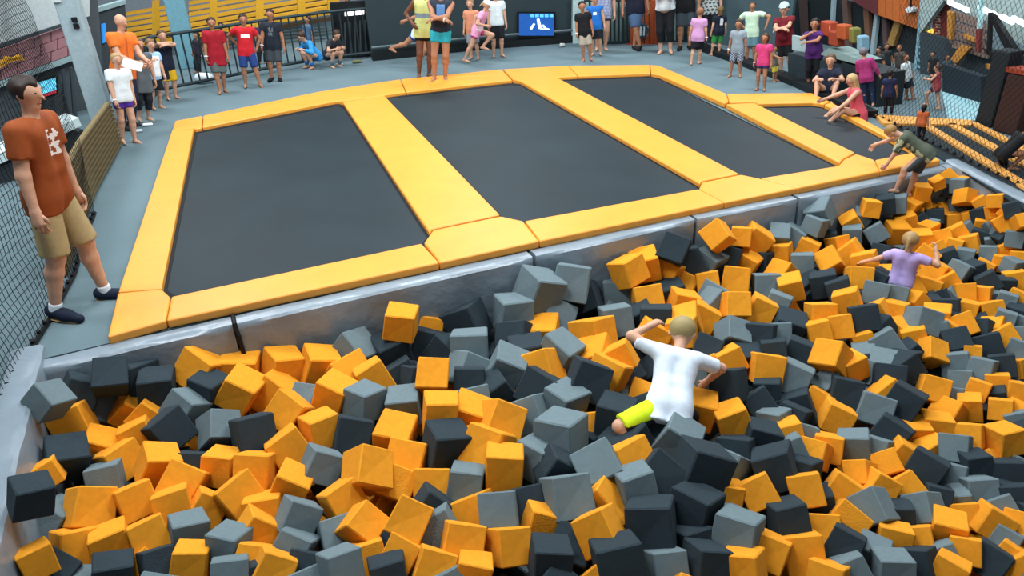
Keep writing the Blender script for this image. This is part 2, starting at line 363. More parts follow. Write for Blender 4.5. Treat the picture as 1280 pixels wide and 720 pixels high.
# teal pillar, railing
t = thing('teal_pillar', 'square teal pillar rising behind the railing beside bleachers', 'column', (*G(236, 100)[:2], 0))
pb = G(238, 84); mb = MB(); mb.box((pb[0], pb[1], 2), (0.42, 0.42, 4)); mb.build('shaft', mat('teal_paint', '6FA0AE', 0.5), t, bevel=0.02)
# bleachers
t = thing('bleachers', 'yellow slatted bleachers behind the railing at back left', 'bleachers', (0, 22, 0))
YL = mat('yellow_paint', '')
for k in range(7):
    zoff = (17.5+k*0.55); P0 = ((-8, zoff+3), (4, zoff+3.6))
    y = 58-k*7.0
    for a, b in ((158, 222), (236, 424)):
        sl = -0.17
        plq('bleacher_plank', [(a, y+sl*(a-158)), (b, y+sl*(b-158)), (b, y+3.6+sl*(b-158)), (a, y+3.6+sl*(a-158))], *P0, YL, 0.3, t)
for x in (190, 262, 320, 372, 410):
    plq('bleacher_support', [(x, 52-0.17*(x-158)-45), (x+9, 52-0.17*(x+9-158)-45), (x+10, 60-0.17*(x-158)), (x, 62-0.17*(x-158))], (-8, 20.2), (4, 20.8), YL, 0.1, t)
for k in range(5): plq('bleacher_riser', [(158, 64-k*9), (424, 19-k*9), (424, 24-k*9), (158, 69-k*9)], (-8, 21.6+k*0.4), (4, 22.2+k*.4), mat('riser_brown', '5A4630', 0.8), 0.05, t)
# railing
RBT = [(176, 142), (205, 119), (350, 89), (420, 77), (478, 71)]; RP = [G(*p) for p in RBT]
htop = 1.05
RPA = np.array([p[:2] for p in RP]); RL = np.cumsum([0]+[np.linalg.norm(b-a) for a, b in zip(RPA[:-1], RPA[1:])])
rx = lambda s: np.array([np.interp(s, RL, RPA[:, 0]), np.interp(s, RL, RPA[:, 1])])
t = thing('steel_railing', 'dark teal steel railing with vertical bars behind the three boys', 'railing', (*RPA[0], 0))
hts = HT((*rx(RL[2]), 0), 24); print('rail height', hts)
MRAIL = mat('rail_teal', '1E3136', 0.5)
for z, nme in ((hts, 'top_rail'), (0.12, 'bottom_rail')):
    mb = MB(); mb.tube([(*p, z) for p in RPA], 0.035, 6); mb.build(nme, MRAIL, t)
nb = int(RL[-1]/0.17)
for k in range(nb+1):
    s = RL[-1]*k/nb; p = rx(s); mb = MB(); mb.box((p[0], p[1], (hts+0.12)/2), (0.032, 0.032, hts-0.12)); mb.build('baluster', MRAIL, t)
# dark partition wall with screen
DP = [(466, 76), (600, 62), (716, 53)]; DW = [G(*p) for p in DP]
MDW = mat('charcoal_panel', '2B3A3E', 0.55, 0.08, 2)
mb = MB()
for a, b in zip(DW[:-1], DW[1:]): mb.wall(a+np.array([0, .12, 0]), b+np.array([0, .12, 0]), 0, 3.2, 0.1)
tag(mb.build('wall_partition', MDW), kind='structure')
mb = MB()
for a, b in zip(DW[:-1], DW[1:]): mb.wall(a-np.array([0, .02, 0]), b-np.array([0, .02, 0]), 0, 0.16, 0.08)
tag(mb.build('baseboard_back', mat('black_base', '14191C', 0.5)), kind='structure')
mb = MB()
for a, b in zip(DW[:-1], DW[1:]): mb.tube([a+np.array([0, -.05, .3]), b+np.array([0, -.05, .3])], 0.03)
tag(mb.build('trim_1', mat('rail_grey', '5C6B70', 0.5)), kind='structure')
SA, SB = DW[0]-np.array([0, .1, 0]), DW[2]-np.array([0, .1, 0])
dS = DW[1][:2]; S1 = (DW[1][0], DW[1][1]-0.05); S2 = (DW[2][0], DW[2][1]-0.05)
t = thing('wall_screen', 'blue wall screen showing white jumping figures on dark partition', 'screen', (*G(671, 56)[:2], 0))
plq('bezel', [(647, 15), (694.5, 15), (694.5, 46.5), (647, 46.5)], S1, S2, mat('tv_black', ''), 0.06, t)
S1b = (S1[0], S1[1]-0.03); S2b = (S2[0], S2[1]-0.03)
plq('screen', [(649, 17), (692.5, 17), (692.5, 44.5), (649, 44.5)], S1b, S2b, mat('screen_blue', '1E4F96', 0.3, emit=0.55), 0.02, t)
S1c = (S1[0], S1[1]-0.06); S2c = (S2[0], S2[1]-0.06)
WHT = mat('screen_white', 'D8F0FF', 0.3, emit=0.8)
for k in range(5): plq('screen_letter', [(663+k*6, 17.8), (667.5+k*6, 17.8), (667.5+k*6, 21.5), (663+k*6, 21.5)], S1c, S2c, mat('screen_cyan', '58B0F0', 0.3, emit=0.7), 0.01, t)
for q in ([(662, 36), (667, 29), (669, 30), (665, 37)], [(671, 24), (674, 23), (677, 34), (681, 37), (678, 37), (673, 36)], [(677, 31), (680, 31), (684, 37), (681, 37)], [(683, 35), (687, 36), (687, 37.5), (683, 37)]):
    plq('screen_figure', q, S1c, S2c, WHT, 0.01, t)
# black grille cupboard with lit sign
t = thing('grille_cabinet', 'black barred cabinet with bright white light bar beside partition', 'cabinet', (*G(448, 74)[:2], 0))
GA, GB = (DW[0][0]-1.2, DW[0][1]+0.75), (DW[0][0]+0.3, DW[0][1]+0.55)
plq('cabinet_back', [(412, 4), (470, 0), (470, 72), (418, 76)], GA, GB, mat('cabinet_black', '10161A', 0.5), 0.2, t)
for k in range(6): plq('grille_bar', [(430+k*6.3, 28-k*.8), (432+k*6.3, 28-k*.8), (433+k*6.3, 72-k*.8), (431+k*6.3, 72-k*.8)], (GA[0], GA[1]-.08), (GB[0], GB[1]-.08), mat('grille', '3A4247', 0.5), 0.03, t)
plq('light_bar', [(431, 15.5), (455, 13.5), (455, 18), (431, 20)], (GA[0], GA[1]-.1), (GB[0], GB[1]-.1), mat('light_bar', 'FFFFFF', 0.3, emit=2.0), 0.04, t)
# gate with pale bars, orange gate
GT = [G(735, 56), G(856, 52)]; gA, gB = GT[0][:2], GT[1][:2]
t = thing('barred_gate', 'dark barred gate in front of pale panel, mid background', 'gate', (*gA, 0))
plq('backing', [(716, -8), (862, -12), (862, 50), (716, 56)], (gA[0], gA[1]+.25), (gB[0], gB[1]+.25), mat('pale_backing', 'A9C4C0', 0.6), 0.05, t)
for k in range(24):
    x = 736+k*5.2
    if 794 < x < 824: continue
    plq('gate_bar', [(x, -6), (x+2.4, -6), (x+2.4, 54), (x, 54)], gA, gB, MRAIL, 0.05, t)
for y in (0, 52): plq('gate_rail', [(730, y), (862, y-1), (862, y+2), (730, y+3)], (gA[0], gA[1]-.04), (gB[0], gB[1]-.04), MRAIL, 0.06, t)
t = thing('orange_gate', 'rust orange slatted gate standing behind adults, mid background', 'gate', (*G(815, 58)[:2], 0))
go = (gA[0], gA[1]-.12), (gB[0], gB[1]-.12)
OR = mat('rust_orange', 'A8502C', 0.6)
for k in range(7):
    x = 788+k*6; plq('gate_slat', [(x, -10), (x+5, -10), (x+5, 57), (x, 57)], *go, OR, 0.05, t)
plq('gate_foot', [(784, 55), (832, 55), (834, 62), (784, 63)], (go[0][0], go[0][1]-.1), (go[1][0], go[1][1]-.1), mat('rust_red', 'A0432A', 0.6), 0.1, t)
t = thing('round_bin', 'round striped blue and white drum hanging on orange gate', 'drum', (*G(802, 60)[:2], 0))
cc = VP(802, 38, (go[0][0], go[0][1]-.15), (go[1][0], go[1][1]-.15)); mb = MB()
mb.tube([cc+np.array([0.05, 0.1, 0]), cc-np.array([0.05, 0.1, 0])], 0.16, 18); mb.build('drum_body', mat('drum_dark', '27434F', 0.5), t)
for k in range(3): mb = MB(); mb.box(cc+np.array([-0.09+k*0.085, -0.12, 0]), (0.035, 0.03, 0.2)); mb.build('drum_stripe', mat('white_plastic', ''), t)
# grey partition behind the centre right people and black kerb
DP2 = [(856, 52), (930, 74), (1000, 100)]; D2 = [G(*p) for p in DP2]
mb = MB(); v = (D2[1]-D2[0])/np.linalg.norm(D2[1]-D2[0]); e2 = D2[0]+v*(D2[1]-D2[0]).dot(v)
PW = [G(856, 50), G(985, 66)]
mb.wall(PW[0], PW[1], 0, 3.0, 0.1); tag(mb.build('wall_partition_far', mat('grey_partition', '3F5258', 0.6, 0.1, 2)), kind='structure')
KP = [G(*p) for p in ((868, 58), (930, 80), (1000, 107), (1050, 130), (1085, 147))]
mb = MB()
for a, b in zip(KP[:-1], KP[1:]): mb.wall(a, b, 0, 0.1, 0.3)
tag(mb.build('trim_kerb', mat('black_base', '')), kind='structure')
#=RIGHT
# ------------------------------------------------------------------ right side background
t = thing('snack_counter', 'low dark counter with pale tops behind the woman in purple', 'counter', (*G(1020, 100)[:2], 0))
c0, c1 = G(960, 92), G(1095, 134)
def cn(px, name, m, dy=0.0, th=0.1): return plq(name, px, (c0[0], c0[1]+dy), (c1[0], c1[1]+dy), m, th, t)
cn([(985, 66), (1052, 82), (1050, 124), (985, 98)], 'counter_front', mat('counter_dark', '27343A', 0.6), 0.0, 0.6)
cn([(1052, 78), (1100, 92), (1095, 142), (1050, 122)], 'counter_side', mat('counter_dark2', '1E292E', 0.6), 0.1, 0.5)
cn([(990, 44), (1010, 48), (1010, 66), (990, 62)], 'counter_sign', mat('pale_sign', '9FB4B4', 0.6), 0.4, 0.05)
cn([(1024, 68), (1070, 80), (1078, 76), (1036, 60)], 'counter_top', mat('pale_top', '7F9794', 0.5), 0.1, 0.4)
cn([(994, 48), (1002, 50), (1002, 60), (994, 58)], 'till', MBLK, 0.35, 0.05)
bp = [(1031, 34, 13, '9A4026', 'orange snack bag box with white spot on the counter'), (1050, 38, 11, 'A04C24', 'tall orange bag standing beside the boxes on counter'),
      (1063, 42, 6, '6E6C34', 'olive bottle standing on the counter behind magenta hoodie'), (1073, 52, 6, '6F96A8', 'pale blue bottle on counter by the magenta hoodie'), (1040, 46, 11, '8C3A24', 'rust box lying in front on the snack counter')]
for x, y, w, hc, lb in bp:
    tt_ = thing('snack_item', lb, 'snack pack', (*VP(x, y+8, (c0[0], c0[1]+.55), (c1[0], c1[1]+.55))[:2], 0.9))
    plq('packet', [(x-w/2, y-8), (x+w/2, y-6), (x+w/2, y+13), (x-w/2, y+10)], (c0[0], c0[1]+.55), (c1[0], c1[1]+.55), cm(hc), 0.18, tt_, bevel=0.02)
    if x == 1031: plq('spot', [(x+2, y-3), (x+6, y-2), (x+6, y+4), (x+2, y+3)], (c0[0], c0[1]+.5), (c1[0], c1[1]+.5), mat('white_plastic', ''), 0.03, tt_)
# dark structure with frames
QA, QB = G(985, 46)[:2], G(1165, 84)[:2]
def rq(px, name, m, off=0.0, th=0.12, parent=None): return plq(name, px, (QA[0]-off*.5, QA[1]-off), (QB[0]-off*.5, QB[1]-off), m, th, parent)
tag(rq([(985, -60), (1150, -60), (1150, 100), (985, 60)], 'wall_far', mat('far_dark', '1C2529', 0.7)), kind='structure')
t = thing('steel_portal', 'pale steel frame of posts and sloping beam in right background', 'frame', (12, 18, 0))
PS = mat('pale_steel', '8DA2A8', 0.4)
rq([(1039, 0), (1042, 0), (1040, 40), (1037, 40)], 'post', PS, .3, .08, t); rq([(1094, 9), (1098, 9), (1091, 68), (1087, 66)], 'post', PS, .3, .08, t)
rq([(1060, -4), (1098, 8), (1098, 12), (1060, 0)], 'beam', PS, .35, .08, t); rq([(1116, 18), (1152, 30), (1151, 34), (1115, 22)], 'beam', PS, .35, .08, t)
for x, c_ in ((998, '4A3A38'), (1052, '5A4640'), (1078, '6A4A3A'), (1100, '4A3A3A')):
    rq([(x, 0), (x+7, 0), (x+9, 60), (x+4, 60)], 'brace', cm(c_), .25, .1, t)
rq([(1118, 26), (1126, 28), (1116, 58), (1108, 56)], 'brace', mat('brown_yellow', '8A6A38'), .25, .1, t)
t = thing('orange_fascia', 'orange fascia board sloping above the dark opening, upper right', 'fascia', (13, 17, 2))
for k in range(6):
    x0 = 1098+k*9; rq([(x0, -10), (x0+8.5, -10), (x0+8.5, 22+k*3.2), (x0, 19+k*3.2)], 'fascia_board', mat('fascia_orange', 'A85A2A', 0.6), .5, .1, t)
rq([(1058, -10), (1097, -10), (1097, 20), (1080, 10), (1058, -4)], 'fascia_end', mat('fascia_maroon', '5A2C2E', 0.6), .5, .1, t)
t = thing('spotlight', 'small white spotlight hanging on the orange fascia', 'lamp', (14, 16, 2))
rq([(1131, 12), (1136, 8), (1141, 11), (1140, 15), (1134, 16)], 'lamp_head', mat('white_plastic', ''), .75, .14, t); rq([(1137, -5), (1138, -5), (1138, 9), (1137, 9)], 'lamp_stem', MBLK, .75, .04, t)
t = thing('steel_truss_column', 'pale blue lattice steel column in the right background', 'column', (15, 15, 0))
for a in (0, 9): rq([(1151+a*.9, -10), (1154+a*.9, -10), (1143+a*.9, 112), (1140+a*.9, 112)], 'chord', mat('blue_steel', '7FA6B4', 0.4), .8, .1, t)
for k in range(14):
    y = k*8; x = 1151-y*0.09
    rq([(x, y), (x+9, y+6), (x+9, y+8), (x, y+2)], 'lacing', mat('blue_steel', ''), .8, .06, t)
t = thing('yellow_lit_wedge', 'wedge with yellow light painted on, beside the lattice column', 'lamp', (16, 14.5, 1))
rq([(1159, 38), (1165, 36), (1160, 52), (1154, 62), (1154, 56)], 'lit_wedge', mat('yellow_glow', 'FFC24A', 0.4, emit=1.2), .9, .06, t)  # no lamp: emission stands in for yellow light on the wedge
t = thing('maroon_banner', 'tall maroon banner with a column of pale letters, upper right', 'banner', (17, 14, 2))
rq([(1164, -10), (1187, -10), (1184, 50), (1166, 44)], 'cloth', mat('banner_maroon', '74302C', 0.7), .7, .05, t)
for k in range(6):
    y = 2+k*7
    rq([(1169, y), (1174, y+.5), (1174, y+1.6), (1169, y+1.2)], 'letter_bar', mat('letter_pale', 'B89A94', 0.6), .78, .03, t)
    rq([(1169, y+3.6), (1174, y+4), (1174, y+5.2), (1169, y+4.8)], 'letter_bar', mat('letter_pale', ''), .78, .03, t)
    rq([(1170+(k % 2)*3, y+1), (1171.4+(k % 2)*3, y+1), (1171.4+(k % 2)*3, y+4), (1170+(k % 2)*3, y+4)], 'letter_bar', mat('letter_pale', ''), .78, .03, t)
XA, XB = G(1150, 92)[:2], G(1300, 122)[:2]
def xq(px, name, m, off=0.0, th=0.12, parent=None): return plq(name, px, (XA[0]-off*.6, XA[1]-off), (XB[0]-off*.6, XB[1]-off), m, th, parent)
tag(xq([(1150, 40), (1420, 110), (1420, 220), (1150, 110)], 'wall_far_low', mat('far_grey', '2E3A40', 0.7)), kind='structure')
tag(xq([(1150, -80), (1420, -80), (1420, 110), (1285, 60), (1180, 0), (1150, 42)], 'wall_far_pale', mat('far_pale', '93A6A4', 0.7)), kind='structure')
t = thing('brick_infill', 'patch of pale brown brick courses in the right background', 'brickwork', (17, 16, 1))
for r_ in range(8):
    for c_ in range(5):
        x0 = 1186+c_*9+(r_ % 2)*4; y0 = 12+r_*6+c_*3
        if x0 > 1230: continue
        xq([(x0, y0), (x0+8.4, y0+2.6), (x0+8.4, y0+7.8), (x0, y0+5.2)], 'brick', mat('brick_brown', '7C6A62', 0.8, .2), .25, .06, t)
t = thing('orange_trim', 'orange and yellow diagonal trims on right background wall', 'trim', (18, 15, 1))
for q in ([(1184, 14), (1190, 16), (1189, 50), (1184, 48)], [(1200, 56), (1212, 60), (1195, 80), (1187, 76)], [(1203, 42), (1222, 50), (1221, 54), (1206, 48)], [(1232, 80), (1262, 92), (1262, 97), (1232, 85)]):
    xq(q, 'trim_piece', mat('trim_orange', 'B07A34', 0.6), .4, .08, t)
for k, (a, b) in enumerate((((1184, 0), (1208, 11)), ((1222, 6), (1236, 14)), ((1238, 14), (1247, 20)), ((1250, 18), (1264, 26)), ((1264, 20), (1290, 34)))):
    t = thing('strip_lamp', ['bright strip lamp nearest the maroon banner', 'strip lamp beside the pale pole', 'short strip lamp above the black brace', 'slim strip lamp right of the black brace', 'wide strip lamp at the upper right frame corner'][k], 'lamp', (18+k, 15-k, 3), group='strip lamps')
    xq([a, b, (b[0], b[1]+5), (a[0], a[1]+5)], 'tube', mat('lamp_white', 'F4FCFF', .4, emit=2.2), .6, .08, t)
t = thing('pale_pole', 'thin pale cyan pole rising at the upper right', 'pole', (18, 14, 0))
xq([(1224, -10), (1227, -10), (1224, 36), (1221, 36)], 'shaft', mat('cyan_pole', 'A8D4DA', .4), .7, .08, t)
t = thing('maroon_post', 'maroon post below the pale pole in right background', 'post', (18, 14, 0)); xq([(1220, 36), (1225, 36), (1223, 66), (1219, 64)], 'shaft', mat('banner_maroon', ''), .7, .08, t)
t = thing('black_truss', 'black triangular steel brace at the upper right', 'truss', (19, 13, 0))
xq([(1234, 16), (1241, 20), (1282, 84), (1282, 106), (1262, 74)], 'diagonal', MBLK, .9, .12, t)
xq([(1235, 16), (1238, 16), (1236, 66), (1233, 66)], 'upright', MBLK, .9, .08, t); xq([(1233, 62), (1270, 78), (1270, 84), (1233, 68)], 'tie', MBLK, .9, .08, t)
t = thing('dark_pillar', 'thick black pillar behind the far court', 'pillar', (*G(1235, 152)[:2], 0))
pb = G(1236, 156); mb = MB(); ph = HT(pb, 62); mb.box((pb[0], pb[1], ph/2), (0.27, 0.27, ph)); mb.build('pillar_shaft', mat('black_pillar', '1A2328', .6), t, bevel=.03)
t = thing('rust_cabinet', 'dark rust cabinet right of the black pillar', 'cabinet', (*G(1265, 170)[:2], 0))
pb = G(1266, 165); mb = MB(); ph = HT(pb, 92); mb.box((pb[0], pb[1], ph/2), (.38, .36, ph)); mb.build('carcass', mat('rust_cab', '3A241F', .6), t, bevel=.03)
mb = MB(); mb.box((pb[0], pb[1], ph+.04), (.42, .4, .06)); mb.build('cabinet_top', mat('rust_top', '8C3A22', .6), t)
t = thing('low_barrier', 'dark blue padded barrier behind the running girl', 'barrier', (*G(1190, 118)[:2], 0))
plq('pad', [(1178, 80), (1226, 96), (1226, 128), (1178, 116)], G(1178, 116), G(1226, 130), mat('navy_pad', '1E2A33', .6), .15, t)
def gslab(px, name, m, z0, z1, label=None, cat=None, kind=None):
    mb = MB(); mb.prism(poly_px(px, z1), z0, z1); o = mb.build(name, m); return tag(o, label, cat, None, kind)
gslab([(1176, 112), (1232, 128), (1232, 150), (1186, 150)], 'lit_floor_patch', mat('lit_floor_pale', '8FB8C0', .5), .001, .02, 'pale blue patch of lit floor at the rear of the far court', 'mat')  # thin slab whose pale colour paints the light on the floor
gslab([(1262, 120), (1320, 140), (1320, 185), (1268, 168)], 'red_floor_mat', mat('red_mat', 'A04428', .6), .001, .02, 'rust red floor mat beyond the cabinet at the right', 'mat')
gslab([(1104, 153), (1156, 155), (1290, 242), (1290, 268)], 'court_bed', MBED, .001, .02, 'dark trampoline lane nearest the pit in the far court', 'trampoline')
gslab([(1160, 155), (1186, 154), (1290, 212), (1290, 232)], 'court_bed', MBED, .001, .02, 'dark trampoline lane between the two orange strips of far court', 'trampoline')
gslab([(1196, 154), (1214, 155), (1290, 194), (1290, 205)], 'court_bed', MBED, .001, .02, 'dark trampoline lane furthest from the pit in far court', 'trampoline')
OJ = mat('court_orange', 'E0A050', .5)
gslab([(1094, 143), (1216, 150), (1214, 156), (1104, 154)], 'court_pad', OJ, .005, .05, 'orange cross pad at the head of the far court lanes', 'pad')
gslab([(1152, 155), (1162, 155), (1290, 231), (1290, 241)], 'court_pad', OJ, .005, .05, 'orange strip pad of far court nearest the pit', 'pad')
gslab([(1184, 154), (1194, 154), (1290, 204), (1290, 213)], 'court_pad', OJ, .005, .05, 'orange strip pad down the middle of the far court', 'pad')
gslab([(1212, 152), (1220, 152), (1290, 187), (1290, 194)], 'court_pad', OJ, .005, .05, 'orange strip pad furthest right in the far court', 'pad')
